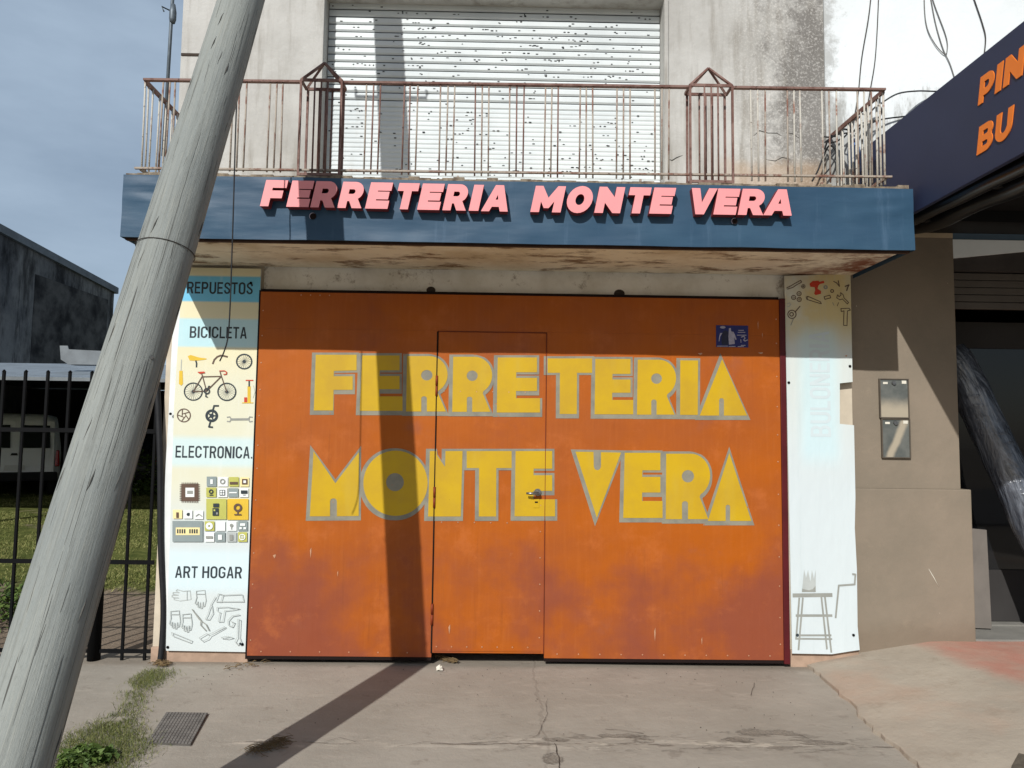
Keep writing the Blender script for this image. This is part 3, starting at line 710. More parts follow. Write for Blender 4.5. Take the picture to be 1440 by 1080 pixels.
def build_railing():
    t = thing('balcony_railing', (.08, -.75, 3.29), 'rusty iron balcony railing of thin bars in threes with two lantern shaped posts', 'railing')
    Y = -.745; xl, xr = -2.372, 2.537; zt = 3.955; zb = 3.36
    def ztop(x): return zt + (x-xl)/(xr-xl)*.035
    la, lb = (-1.335, -1.07), (1.223, 1.503)
    mb = MB()
    for a, b in ((xl, la[0]), (la[1], lb[0]), (lb[1], xr)):
        mb.sqbar((a, Y, ztop(a)), (b, Y, ztop(b)), .03, .014)
    mb.sqbar((xl, Y+.016, ztop(xl)), (xl-.02, WY, ztop(xl)+.01), .014, .032); mb.sqbar((xr, Y+.016, ztop(xr)), (xr-.02, WY, ztop(xr)), .014, .032)
    mb.done('top_rail', M['railtop'], t)
    mb = MB(); mb.sqbar((xl-.03, Y, zb), (xr+.03, Y, zb+.035), .02, .012)
    mb.sqbar((xl, Y+.012, zb), (xl, WY, zb), .012, .02); mb.sqbar((xr, Y+.012, zb+.035), (xr, WY, zb+.035), .012, .02)
    for x in (-1.9, -.3, .9, 2.1): mb.sqbar((x, Y, zb-.012), (x, Y, 3.26), .014)
    mb.done('bottom_rail', M['rail'], t)
    def bar(x, y, m, r=.0058, z1=None, z0=None):
        b = MB(); j = random.uniform(-.006, .006)
        b.tube([(x, y, z0 or zb-.01), (x+j*.5, y, (zb+zt)/2), (x+j, y, (z1 or ztop(x))-.008)], r, 6); b.done('baluster', M[m], t)
    random.seed(2)
    for c in (235, 285, 335, 387): 
        for d in (-9.5, 0, 9.5):
            x = aty(c+d, 180, Y).x
            if xl+.02 < x < la[0]-.02: bar(x, Y, 'rail')
    for c in (523, 576, 628, 678, 726.5, 775, 824.5, 876.5, 930.5):
        for d in (-9.5, 0, 9.5): bar(aty(c+d, 180, Y).x, Y, random.choice(('rail', 'rail', 'railtop')))
    for c in (1066, 1116.5, 1166.5, 1215.5):
        for d in (-9.5, 0, 9.5): bar(aty(c+d, 180, Y).x, Y, random.choice(('rail', 'pale_rail')))
    for k in range(12):
        y = Y+.02+ (WY-Y-.05)*((k//3)+.25*(k % 3))/3.9
        bar(xl+.004, y, 'pale_rail'); bar(xr-.004, y, 'pale_rail', .0075)
    # lantern posts
    for (a, b) in (la, lb):
        m = MB(); d = .13; y0, y1 = Y-.03, Y-.03+d; z1 = ztop(a)+.0; z0 = 3.33; C = ((a, y0), (b, y0), (b, y1), (a, y1))
        for x, y in C: m.sqbar((x+(.012 if x == a else -.012)*(y > y0), y, z0-.03), (x+(.012 if x == a else -.012)*(y > y0), y, z1), .014)
        for i in range(4):
            p, q = C[i], C[(i+1) % 4]
            for zz in (z1, z0): m.sqbar((p[0], p[1], zz), (q[0], q[1], zz), .013, .018)
        cx, cy = (a+b)/2, (y0+y1)/2; ap = (cx, cy, z1+.15)
        for x, y in C: m.sqbar((x, y, z1), ap, .014)
        for k in (.34, .5, .66):
            m.tube([(a+(b-a)*k, y0, z0), (a+(b-a)*k, y0, z1)], .006, 6); m.tube([(a+(b-a)*k, y1, z0), (a+(b-a)*k, y1, z1)], .006, 6)
        m.done('lantern_post', M['railtop'], t)
    return t

# ---- orange gate with painted letters
GX0, GX1, GZ0, GZ1 = -1.797, 2.118, .055, 2.705
def offset_poly(L, d):
    n = len(L); A = sum(L[i][0]*L[(i+1) % n][1]-L[(i+1) % n][0]*L[i][1] for i in range(n)); s = 1 if A > 0 else -1
    out = []
    for i in range(n):
        a, b, c = Vector(L[i-1]), Vector(L[i]), Vector(L[(i+1) % n])
        e1 = b-a; e2 = c-b
        if e1.length < 1e-6 or e2.length < 1e-6: out.append(tuple(b)); continue
        e1.normalize(); e2.normalize()
        n1 = Vector((e1.y, -e1.x))*s; n2 = Vector((e2.y, -e2.x))*s
        m = n1+n2
        if m.length < .2: m = n1
        m.normalize(); k = d/max(.35, m.dot(n1)); out.append(tuple(b+m*k))
    return out
def yellow_glyphs():
    """(zoom, ox, oy, yellow loops, grey base loop) in photo rows/columns of the painted sign"""
    G = []
    def add(z, ox, oy, loops, base=None): G.append((z, ox, oy, loops, base))
    def Fg(x0, x1, y0, y1, sx, lean=8):  # F
        return [(x0, y1),(x0+sx, y1),(x0+sx+2, y0+.63*(y1-y0)),(x1-.09*(x1-x0), y0+.63*(y1-y0)),(x1-.09*(x1-x0), y0+.385*(y1-y0)),(x0+sx+3, y0+.385*(y1-y0)),(x0+sx+4, y0+.29*(y1-y0)),(x1, y0+.28*(y1-y0)),(x1, y0),(x0+lean, y0)]
    def Eg(x0, x1, y0, y1, sx, lean=8, end=0):
        H = y1-y0; xr = x1-.07*(x1-x0)+end
        return [(x0, y1),(x1, y1),(x1, y0+.74*H),(x0+sx+2, y0+.74*H),(x0+sx+2, y0+.61*H),(xr, y0+.61*H),(xr, y0+.37*H),(x0+sx+3, y0+.37*H),(x0+sx+4, y0+.27*H),(xr, y0+.27*H),(xr, y0),(x0+lean, y0)]
    def Rg(x0, x1, y0, y1, lean=6):
        H = y1-y0; W = x1-x0; cx = x0+.55*W; ry = .335*H
        bowl = [(cx+(x1-.02*W-cx)*cos(radians(a)), y0+ry-ry*sin(radians(a))) for a in range(90, -62, -10)]
        nx0, nx1 = x0+.36*W, x0+.49*W
        notch = [(nx0, y1)]+[((nx0+nx1)/2-(nx1-nx0)/2*cos(radians(a)), y0+.76*H-.035*H*sin(radians(a))) for a in range(0, 181, 30)]+[(nx1, y1)]
        out = [(x0, y1)]+notch+[(x1-.06*W, y1)]+[(x0+.75*W, y0+.665*H)]+bowl[::-1]+[(x0+lean, y0)]
        base = [(x0, y1), (x1-.06*W, y1), (x0+.76*W, y0+.665*H)]+bowl[::-1]+[(x0+lean, y0)]
        hole = [(x0+.49*W+.135*W*cos(radians(a)), y0+.345*H+.095*H*sin(radians(a))) for a in range(0, 360, 24)]
        return [out, hole], base
    def Tg(x0, x1, y0, y1):
        H = y1-y0; W = x1-x0
        return [(x0, y0),(x1, y0),(x1, y0+.26*H),(x0+.66*W, y0+.26*H),(x0+.655*W, y1),(x0+.27*W, y1),(x0+.275*W, y0+.26*H),(x0, y0+.26*H)]
    def Ag(x0, x1, y0, y1, ax, h=.27):
        H = y1-y0; W = x1-x0; c = x0+.46*W; r = .05*W
        notch = [(c-r, y1)]+[(c-r*cos(radians(a)), y1-h*H-r*.9*sin(radians(a))) for a in range(0, 181, 30)]+[(c+r, y1)]
        return [[(x0, y1)]+notch+[(x1, y1), (ax, y0)]], [(x0, y1), (x1, y1), (ax, y0)]
    z = (4.235, 430, 480)
    add(*z, [Fg(48, 303, 80, 412, 116, 12)]); add(*z, [Eg(322, 577, 84, 414, 115, 14)])
    r, b = Rg(597, 850, 88, 418); add(*z, r, b); r, b = Rg(872, 1115, 92, 420); add(*z, r, b); add(*z, [Eg(1137, 1395, 96, 424, 113, 6)])
    z = (4.5, 750, 480)
    add(*z, [Tg(90, 372, 108, 460)]); add(*z, [Eg(387, 632, 112, 462, 110, 5)]); r, b = Rg(655, 908, 116, 464, 5); add(*z, r, b)
    add(*z, [[(928, 465), (1040, 466), (1042, 121), (929, 120)]]); r, b = Ag(1052, 1352, 112, 470, 1194); add(*z, r, b)
    z = (4.0, 420, 620)
    c = 196; r_ = 19; notch = [(c-r_, 424)]+[(c-r_*cos(radians(a)), 340-r_*.9*sin(radians(a))) for a in range(0, 181, 30)]+[(c+r_, 424)]
    add(*z, [[(63, 424)]+notch+[(338, 422), (340, 62), (207, 238), (84, 58)]], [(63, 424), (338, 422), (340, 62), (207, 238), (84, 58)])
    add(*z, [[(545+181*cos(radians(a)), 238+184*sin(radians(a))) for a in range(0, 360, 8)], [(542+50*cos(radians(a)), 232+51*sin(radians(a))) for a in range(0, 360, 20)]], [(545+181*cos(radians(a)), 238+184*sin(radians(a))) for a in range(0, 360, 8)])
    add(*z, [[(728, 425), (912, 425), (922, 57), (826, 57), (823, 145), (778, 80), (776, 57), (738, 57)]])
    add(*z, [Tg(945, 1198, 57, 425)]); add(*z, [Eg(1214, 1442, 57, 424, 104, 6)])
    z = (4.8, 780, 620)
    add(*z, [[(140, 73), (262, 74), (264, 175), (272, 192), (288, 198), (304, 192), (312, 175), (312, 76), (448, 79), (284, 518)]], [(140, 73), (448, 79), (284, 518)])
    add(*z, [Eg(462, 728, 80, 520, 126, 10, 4)]); r, b = Rg(749, 1055, 86, 528, 3); add(*z, r, b); r, b = Ag(1033, 1327, 82, 540, 1178, .21); add(*z, r, b)
    return G
def build_gate():
    t = thing('shop_gate', ((GX0+GX1)/2, 0, .05), 'orange sheet metal shop gate painted with large yellow grey edged letters', 'gate')
    wx0, wx1, wz1 = -.468, .336, 2.425; g = .006; FZ = GZ0+.03
    pan = []
    for a, b in (((GX0, GZ0), (wx0-g, wz1+g-.0005)), ((wx1+g, GZ0), (GX1-.032, wz1+g-.0005)), ((GX0, wz1+g), (GX1-.032, GZ1))):
        mb = MB(); mb.box((a[0], 0, a[1]), (b[0], .04, b[1])); pan.append(mb)
    def rivets(mb, pts):
        for x, z in pts: mb.tube([(x, .001, z), (x, -.0035, z)], [.006, .004], 6, mi=1)
    random.seed(8)
    rivets(pan[0], [(GX0+.022, GZ0+.12+.20*i+random.uniform(-.02, .02)) for i in range(13)] + [(GX0+.1+.21*i, GZ0+.03) for i in range(6)] + [(GX0+.3+.07*i, GZ1-.02) for i in range(4)])
    rivets(pan[1], [(GX1-.055, GZ0+.1+.22*i+random.uniform(-.02, .02)) for i in range(12)] + [(wx1+.1+.155*i, GZ0+.03) for i in range(11)])
    for mb, n in zip(pan, ('gate_leaf', 'gate_leaf', 'transom_panel')): mb.done(n, [M['gate'], M['rivet']], t)
    mb = MB(); mb.box((wx0, .001, .085), (wx1, .04, wz1), .003)
    mb.box((wx0+.012, -.004, .10), (wx1-.02, .0005, .108), 0); rivets(mb, [(wx0+.05+.12*i, 1.98) for i in range(6)]+[(wx0+.03+.11*i, .13) for i in range(7)]+[(wx0+.05+.12*i, 1.02) for i in range(5)]+[(wx1-.03, .2+.19*i) for i in range(6)])
    wd = mb.done('wicket_door', [M['gate'], M['rivet']], t)
    mb = MB(); mb.box((GX0, .004, .03), (wx0-g, .05, .054)); mb.box((wx1+g, .004, .03), (GX1-.032, .05, .054)); mb.done('bottom_rail', M['seam'], t)
    mb = MB(); mb.box((GX1-.031, -.012, .03), (GX1+.012, .055, GZ1+.01), .004); mb.done('gate_frame', M['maroon'], t)
    mb = MB(); mb.box((GX0-.014, .004, .03), (GX0-.001, .055, GZ1+.012)); mb.box((GX0, .004, GZ1+.001), (GX1-.032, .055, GZ1+.022), .003)
    mb.done('gate_surround', M['seam'], t)
    # dark gaps round the wicket, drawn proud of the paint like the angle-iron stop
    mb = MB(); Y = -.0052
    mb.box((wx0-.011, Y, .085), (wx0-.003, .003, wz1-.0), 0); mb.done('wicket_stop', M['seam'], t)
    mb = MB(); mb.box((wx1-.001, Y, .085), (wx1+.003, .003, wz1), 0); mb.box((wx0-.002, Y, wz1-.001), (wx1-.0015, .003, wz1+.003), 0)
    mb.done('wicket_edge', M['orange_dk'], t)
    for z in (2.02, 1.20, .36):
        mb = MB(); mb.tube([(wx0-.006, -.006, z-.075), (wx0-.006, -.006, z-.002)], .009, 8); mb.tube([(wx0-.006, -.006, z+.002), (wx0-.006, -.006, z+.075)], .0095, 8); mb.done('hinge', M['orange_dk'], t)
    # handle and lock
    hp = aty(756, 692, 0)
    mb = MB(); mb.tube([(hp.x, -.004, hp.z), (hp.x, -.012, hp.z)], .026, 16); mb.tube([(hp.x, -.012, hp.z), (hp.x, -.05, hp.z)], .012, 10)
    mb.tube([(hp.x+.005, -.048, hp.z-.003), (hp.x-.05, -.05, hp.z-.008), (hp.x-.085, -.048, hp.z-.006)], [.011, .010, .008], 8)
    mb.done('handle', M['steel'], wd)
    mb = MB(); mb.box((hp.x-.03, -.006, hp.z-.115), (hp.x+.012, -.0025, hp.z-.05), .002, 0); mb.box((hp.x-.02, -.0085, hp.z-.078), (hp.x+.002, -.006, hp.z-.068), 0, 1); mb.done('lock_plate', [M['yellow'], M['seam']], wd)
    # painted letters (thin paint layers)
    for i, (z, ox, oy, loops, base) in enumerate(yellow_glyphs()):
        def W(p): q = aty(p[0]/z+ox, p[1]/z+oy, 0); return (q.x, q.z)
        wl_ = [[W(p) for p in l] for l in loops]; bl = [W(p) for p in (base or loops[0])]
        gl = offset_poly(bl, .0165)
        sh = [(u-.012 if u < sum(p[0] for p in bl)/len(bl) else u, v-.016 if v < sum(p[1] for p in bl)/len(bl) else v) for u, v in gl]
        dy = -.0012-.0006*(i % 2)
        m2 = MB(); m2.poly(wl_, lambda u, v, w: (u, -.0030, v)); lo = m2.done('painted_letter', M['yellow'], t)
        m2 = MB(); m2.poly([sh], lambda u, v, w: (u, dy, v)); m2.done('letter_outline', M['outline'], lo)
    # paint scratches
    mb = MB()
    for px, py, l, w in ((437,774,.055,.006),(386,781,.022,.012),(921,888,.07,.006),(987,899,.04,.004),(985,497,.012,.02),(1070,496,.010,.022),(1066,455,.05,.003),(1072,470,.03,.003),(1190,500,.01,.01),(632,882,.05,.008),(475,805,.03,.004)):
        p = aty(px, py, -.002); mb.face([(p.x-w, -.0022, p.z), (p.x, -.0022, p.z-l), (p.x+w*.7, -.0022, p.z-l*.2), (p.x+w*.6, -.0022, p.z+l*.4)])
    mb.done('paint_scratch', M['rivet'], t)
    return t

def word_flat(txt, x0, x1, z0, z1, Y, mat, parent, name='printed_word', rot=False):
    """condensed bold word fitted into a box, one flat mesh"""
    wd = {'I': .30, '.': .26, 'M': 1.18, 'E': .84, 'L': .82, 'T': .88, 'F': .8, 'S': .95}
    tot = sum(wd.get(c, 1.) for c in txt)+.17*(len(txt)-1); mb = MB(); cur = 0
    for c in txt:
        w = wd.get(c, 1.)
        def fn(u, v, k, cur=cur, w=w):
            a, b = (cur+u*w)/tot, v
            if rot: a, b = 1-v, (cur+u*w)/tot
            return (x0+a*(x1-x0), Y, z0+b*(z1-z0))
        mb.poly(thin_glyph(c), fn); cur += w+.17
    return mb.done(name, mat, parent)

# ---- printed posters
class Ink:
    """flat printed marks on a plane Y; each stroke sits a hair proud of the one below"""
    def __init__(s, Y, zoom, ox, oy): s.Y = Y; s.k = 0; s.z = zoom; s.ox = ox; s.oy = oy; s.mb = MB(); s.mats = []
    def w(s, p):
        q = aty(p[0]/s.z+s.ox, p[1]/s.z+s.oy, s.Y); return Vector((q.x, q.z))
    def m(s, key):
        if M[key] not in s.mats: s.mats.append(M[key])
        return s.mats.index(M[key])
    def lift(s): s.k += 1; return s.Y - .0008 - .00012*s.k
    def fill(s, pts, key, hole=None):
        y = s.lift(); L = [[s.w(p) for p in pts]]
        if hole: L.append([s.w(p) for p in hole])
        s.mb.poly(L, lambda u, v, w: (u, y, v), s.m(key))
    def rect(s, x0, y0, x1, y1, key): s.fill([(x0,y0),(x1,y0),(x1,y1),(x0,y1)], key)
    def disc(s, cx, cy, r, key, hole=0, ry=None):
        ry = ry or r; P = [(cx+r*cos(a*pi/12), cy+ry*sin(a*pi/12)) for a in range(24)]
        H = [(cx+hole*cos(a*pi/12), cy+hole*ry/r*sin(a*pi/12)) for a in range(24)] if hole else None
        s.fill(P, key, H)
    def line(s, pts, wd, key):
        W = [s.w(p) for p in pts]; wd = wd/s.z/190*1.0
        for a, b in zip(W, W[1:]):
            d = b-a
            if d.length < 1e-6: continue
            d.normalize(); n = Vector((-d.y, d.x))*wd/2; y = s.lift()
            s.mb.face([(p.x, y, p.y) for p in (a-n-d*wd*.3, b-n+d*wd*.3, b+n+d*wd*.3, a+n-d*wd*.3)], s.m(key))
    def done(s, name, parent): return s.mb.done(name, s.mats, parent)

def m_poster_left():
    t = NT('left_poster_print'); x = t.xyz(); z = x[2]
    base = t.mix(t.ramp(z, .9, 1.35), rgb(204,212,212), rgb(214,213,190))
    base = t.mix(t.ramp(z, 1.95, 2.3), base, rgb(220,213,178))
    def zz(py): return aty(300, py, 0).z
    for a, b, c, f, s in ((424, 388, rgb(108,188,222), 1, .008), (488, 448, rgb(176,216,226), .9, .012), (656, 615, rgb(196,222,228), .75, .03), (830, 775, rgb(206,226,232), .8, .05)):
        m = t.math('MULTIPLY', t.band(z, zz(a), zz(b), s), f); base = t.mix(m, base, c)
    base = t.mix(t.math('MULTIPLY', t.ramp(t.noise(3, 6, .7, (3, 3, .3)), .5, .75), .25), base, rgb(222,227,226))
    t.bump(t.noise(2.2, 3), .2, .03)
    return t.fin(base, .45, 0, .35)
def m_poster_right():
    t = NT('right_poster_print'); x = t.xyz(); z = x[2]
    base = t.mix(t.ramp(z, 1.2, 2.2), rgb(202,212,215), rgb(204,211,208))
    base = t.mix(t.math('MULTIPLY', t.ramp(z, 2.25, 2.6), t.ramp(t.noise(2.2, 4), .3, .6)), base, rgb(206,190,140))
    bl = t.math('MULTIPLY', t.band(x[0], 2.24, 2.52, .06), t.band(z, 1.5, 2.5, .1))
    base = t.mix(t.math('MULTIPLY', bl, .55), base, rgb(190,222,230))
    base = t.mix(t.math('MULTIPLY', t.ramp(t.noise(3, 7, .7, (4, 4, .22)), .5, .72), .45), base, rgb(184,196,198))
    t.bump(t.noise(1.6, 4, .5, (1.4, 1, .6)), .5, .05)
    return t.fin(base, .42, 0, .4)
def sheet(mb, poly_px, Y, wob, th=.004):
    L = [aty(a, b, Y) for a, b in poly_px]
    mb.poly([[(p.x, p.z) for p in L]], lambda u, v, w: (u, Y+w, v), 0, th, 1)

def build_left_poster():
    t = thing('poster', (-2.08, 0, .1), 'tall cream printed poster left of the orange gate listing bicycle and electronics goods', 'poster')
    Y = .005
    mb = MB(); sheet(mb, [(233.5,915),(347,917),(367,378),(257,376),(245,567)][::-1], Y, 0, .012)
    mb.done('poster_sheet', [m_poster_left(), M['sheet_edge']], t)
    mb = MB()  # bent outer return strip of sheet metal
    for i in range(14):
        a, b = i/14., (i+1)/14.
        def P(k, e): return Vector((-2.37-.085*e-.006*noise.noise((k*5, e, 0)), Y+.012+.02*e, .09+k*2.62))
        q = .75 if a < .25 else 1.
        mb.face([P(a, 0), P(a, q), P(b, .75 if b < .25 else 1.), P(b, 0)])
    mb.done('sheet_return', M['sheet_edge'], t)
    YI = Y-.001
    for s, a, b, c, d in (('REPUESTOS', 262.5, 356, 412.5, 397.5), ('BICICLETA', 266.5, 347.5, 475, 460), ('ELECTRONICA.', 246.5, 355.5, 643.5, 628), ('ART HOGAR', 246, 340.5, 812.5, 797)):
        p = aty(a, c, YI); q = aty(b, d, YI); [word_flat(wrd, p.x+(q.x-p.x)*k0, p.x+(q.x-p.x)*k1, p.z, q.z, YI, M['ink'], t) for wrd, k0, k1 in ([('ART', 0, .335), ('HOGAR', .405, 1)] if ' ' in s else [(s, 0, 1)])]
    # bicycle page
    k = Ink(YI, 3.857, 220, 370); W = lambda *p: list(p)
    for cx, cy in ((200,697), (382,698)):
        k.disc(cx, cy, 52, 'ink', 45, 50)
        for a in range(0, 180, 18): k.line([(cx+44*cos(radians(a)), cy+44*sin(radians(a))), (cx-44*cos(radians(a)), cy-44*sin(radians(a)))], 1.6, 'ink_grey')
        k.disc(cx, cy, 9, 'ink')
    for pts in ([(200,697),(250,612),(272,694),(200,697)], [(248,616),(352,614),(272,694)], [(382,698),(352,612),(344,584)], [(250,612),(243,594)]): k.line(pts, 5, 'ink_brown')
    k.line([(344,585),(370,584),(382,592),(380,602),(366,604)], 5, 'ink_red'); k.fill([(222,590),(262,588),(264,596),(236,600)], 'ink_red')
    k.disc(274,694,17,'ink',11); k.line([(270,700),(268,724),(278,726)],5,'ink'); k.line([(276,690),(284,668),(292,668)],5,'ink')
    k.done('bicycle_picture', t)
    N = lambda nm: (k.done(nm, t), Ink(YI, 3.857, 220, 370))[1]
    k = Ink(YI, 3.857, 220, 370)
    k.fill([(170,505),(186,498),(232,512),(272,517),(270,523),(214,530),(180,528)], 'ink_yellow'); k.line([(214,530),(218,545),(217,563)], 8, 'ink')
    k = N('saddle_picture')
    k.line([(306,545),(314,524),(330,508),(348,501),(364,503),(384,508)], 9, 'ink_brown')
    k = N('handlebar_picture')
    k.disc(476,534,45,'ink',37,43)
    for a in range(0,180,20): k.line([(476+36*cos(radians(a)),534+36*sin(radians(a))),(476-36*cos(radians(a)),534-36*sin(radians(a)))],1.8,'ink_grey')
    k.disc(476,534,9,'ink')
    k = N('wheel_picture')
    k.line([(136,524),(133,582)],4,'ink_pale'); k.fill([(124,584),(142,584),(144,655),(134,665),(122,655)],'ink_yellow')
    k = N('screwdriver_picture')
    k.rect(494,668,511,756,'ink_yellow'); k.line([(503,640),(503,668)],8,'ink'); k.line([(486,636),(524,636)],6,'ink_red'); k.rect(476,728,492,756,'ink_red'); k.line([(466,758),(524,758)],5,'ink_yellow'); k.line([(526,664),(534,700),(524,732)],2,'ink_pale')
    k = N('pump_picture')
    k.disc(149,826,38,'ink_brown',32); k.disc(149,826,12,'ink_brown',8)
    for a in range(0,360,72): k.line([(149+11*cos(radians(a)),826+11*sin(radians(a))),(149+34*cos(radians(a+40)),826+34*sin(radians(a+40)))],5,'ink_brown')
    k = N('brake_disc_picture')
    k.disc(300,828,35,'ink',21); k.disc(300,828,12,'ink')
    for a in range(0,360,72): k.line([(300+10*cos(radians(a)),828+10*sin(radians(a))),(300+24*cos(radians(a)),828+24*sin(radians(a)))],7,'ink')
    k.line([(304,806),(313,774),(336,774)],9,'ink'); k.line([(296,850),(285,888),(304,890)],9,'ink')
    k = N('crankset_picture')
    k.line([(404,848),(502,847)],12,'ink_grey'); 
    for cx, sgn in ((398,-1),(506,1)): k.line([(cx+sgn*14,836),(cx,834),(cx-sgn*8,846),(cx,860),(cx+sgn*14,858)],6,'ink_grey')
    k.done('spanner_picture', t)
    # electronics page
    k = Ink(YI, 3.375, 220, 610)
    k.rect(118,238,200,320,'ink_brown'); k.rect(138,256,180,300,'ink_white'); k.rect(146,270,174,286,'ink_grey')
    for i in range(10):
        a = 122+i*8.2
        k.line([(a,232),(a,238)],3,'ink_brown'); k.line([(a,320),(a,326)],3,'ink_brown'); k.line([(112,242+i*8),(118,242+i*8)],3,'ink_brown'); k.line([(200,242+i*8),(206,242+i*8)],3,'ink_brown')
    for x0,y0,x1,y1,c in ((240,203,287,250,'ink_slate'),(292,205,340,250,'ink_white'),(346,205,392,250,'ink_olive'),(398,206,440,250,'ink_cream'),(238,255,285,300,'ink_olive'),(292,256,338,300,'ink_white'),(343,258,390,300,'ink_slate'),(396,258,438,300,'ink_white'),
                      (238,308,334,406,'ink_olive'),(338,308,438,408,'ink_yellow'),(80,360,124,402,'ink_cream'),(130,362,172,402,'ink_white'),(182,364,224,404,'ink_white'),(78,413,222,512,'ink_slate'),
                      (231,415,277,460,'ink_olive'),(283,415,328,460,'ink_white'),(336,414,382,460,'ink_white'),(389,413,434,460,'ink_slate'),(232,466,276,512,'ink_white'),(281,466,328,512,'ink_slate'),(336,466,382,512,'ink_pale'),(389,466,432,512,'ink_olive')): k.rect(x0,y0,x1,y1,c)
    k.rect(94,444,208,480,'ink_cream')
    for i in range(4): k.rect(100+i*11,452,107+i*11,472,'ink'); k.rect(158+i*11,452,165+i*11,472,'ink')
    k.rect(258,216,270,238,'ink_white'); k.disc(316,226,13,'ink_grey',7); k.rect(350,228,388,240,'ink_brown'); k.rect(408,214,434,240,'ink_brown'); k.rect(415,221,427,233,'ink_white')
    k.disc(262,274,11,'ink',5); k.rect(254,288,272,293,'ink'); k.rect(302,266,328,292,'ink'); k.rect(305,269,314,278,'ink_white'); k.rect(317,269,325,278,'ink_white'); k.rect(305,281,314,289,'ink_white'); k.rect(317,281,325,289,'ink_white')
    k.rect(348,276,384,282,'ink_white'); k.rect(403,268,434,284,'ink'); k.rect(412,289,426,291,'ink'); k.rect(97,372,108,398,'ink_brown'); k.disc(153,382,7,'ink'); k.rect(150,374,160,380,'ink'); k.line([(190,390),(204,380),(218,390)],4,'ink_grey')
    k.rect(272,330,300,348,'ink'); k.rect(269,352,298,388,'ink'); k.rect(274,358,282,366,'ink_olive'); k.rect(286,372,294,382,'ink_grey')
    k.disc(389,350,20,'ink_brown',10); k.line([(389,368),(389,384)],6,'ink_brown'); k.rect(372,380,406,386,'ink_brown')
    k.disc(254,437,17,'ink_white',5); k.disc(359,434,8,'ink_grey'); k.line([(359,434),(359,452)],4,'ink_grey'); k.rect(400,424,424,436,'ink_white'); k.rect(396,442,408,452,'ink_white'); k.rect(416,442,428,452,'ink_white')
    k.rect(238,484,270,496,'ink_grey'); k.rect(296,478,314,502,'ink_white'); k.rect(350,478,366,504,'ink_grey'); k.disc(410,489,15,'ink_white',11); k.line([(396,489),(424,489)],3,'ink_white'); k.line([(410,475),(410,503)],3,'ink_white')
    k.done('electronics_pictures', t)
    # household tool sketches
    k = Ink(YI, 3.375, 220, 610); c = 'ink_pale'
    def glove(x, y, s=1., flip=False):
        pts = [(0,0),(40,-4),(42,16),(46,44),(40,72),(33,74),(32,52),(28,82),(20,82),(19,54),(14,78),(7,76),(8,50),(0,64),(-6,58),(2,30),(0,16)]
        pts = [(-p[1], p[0]) for p in pts] if flip else pts
        k.line([(x+a*s, y+b*s) for a, b in pts]+[(x+pts[0][0]*s, y+pts[0][1]*s)], 3.2, c)
        if not flip: k.line([(x, y+14*s), (x+42*s, y+14*s)], 3, c)
        else: k.line([(x-14*s, y), (x-14*s, y+42*s)], 3, c)
    glove(160,745,1.05,True); glove(190,746); glove(68,842); glove(124,856)
    k.line([(172,832),(206,880),(238,904),(252,932)],4.5,'ink_grey'); k.line([(186,850),(214,884),(212,906),(236,932)],4.5,'ink_grey')
    k.line([(282,772),(262,806),(246,856),(234,878),(252,880),(270,850),(264,812)],3.5,c)
    k.line([(284,794),(296,758),(318,762),(308,796),(284,794)],3.2,c); k.line([(316,764),(408,760),(416,794),(308,794)],3.2,c)
    k.line([(290,822),(340,820),(362,824),(396,828),(362,834),(326,838),(318,888),(296,890),(304,846),(290,838),(290,822)],3.2,c)
    k.line([(396,856),(362,862),(342,884),(344,906),(362,914),(372,894),(356,888)],4,c)
    k.line([(388,878),(400,880),(396,964),(404,986),(388,1000),(376,984),(386,964),(388,878)],3.2,c)
    k.line([(328,912),(252,950),(240,946),(206,966),(222,982),(250,970),(258,956),(330,916)],3,c); k.line([(76,940),(170,978),(164,988),(80,956),(76,940)],3.2,c); k.line([(312,964),(340,958),(366,964),(342,970),(312,966)],3,c)
    k.disc(402,994,6,'ink'); 
    k.done('tool_sketches', t)
    for px, py in ((353,398),(341,906),(236,910),(240,582)):
        p = aty(px, py, Y); mb = MB(); mb.tube([(p.x, Y, p.z), (p.x, Y-.006, p.z)], .010, 8); mb.done('screw', M['black'], t)
    return t

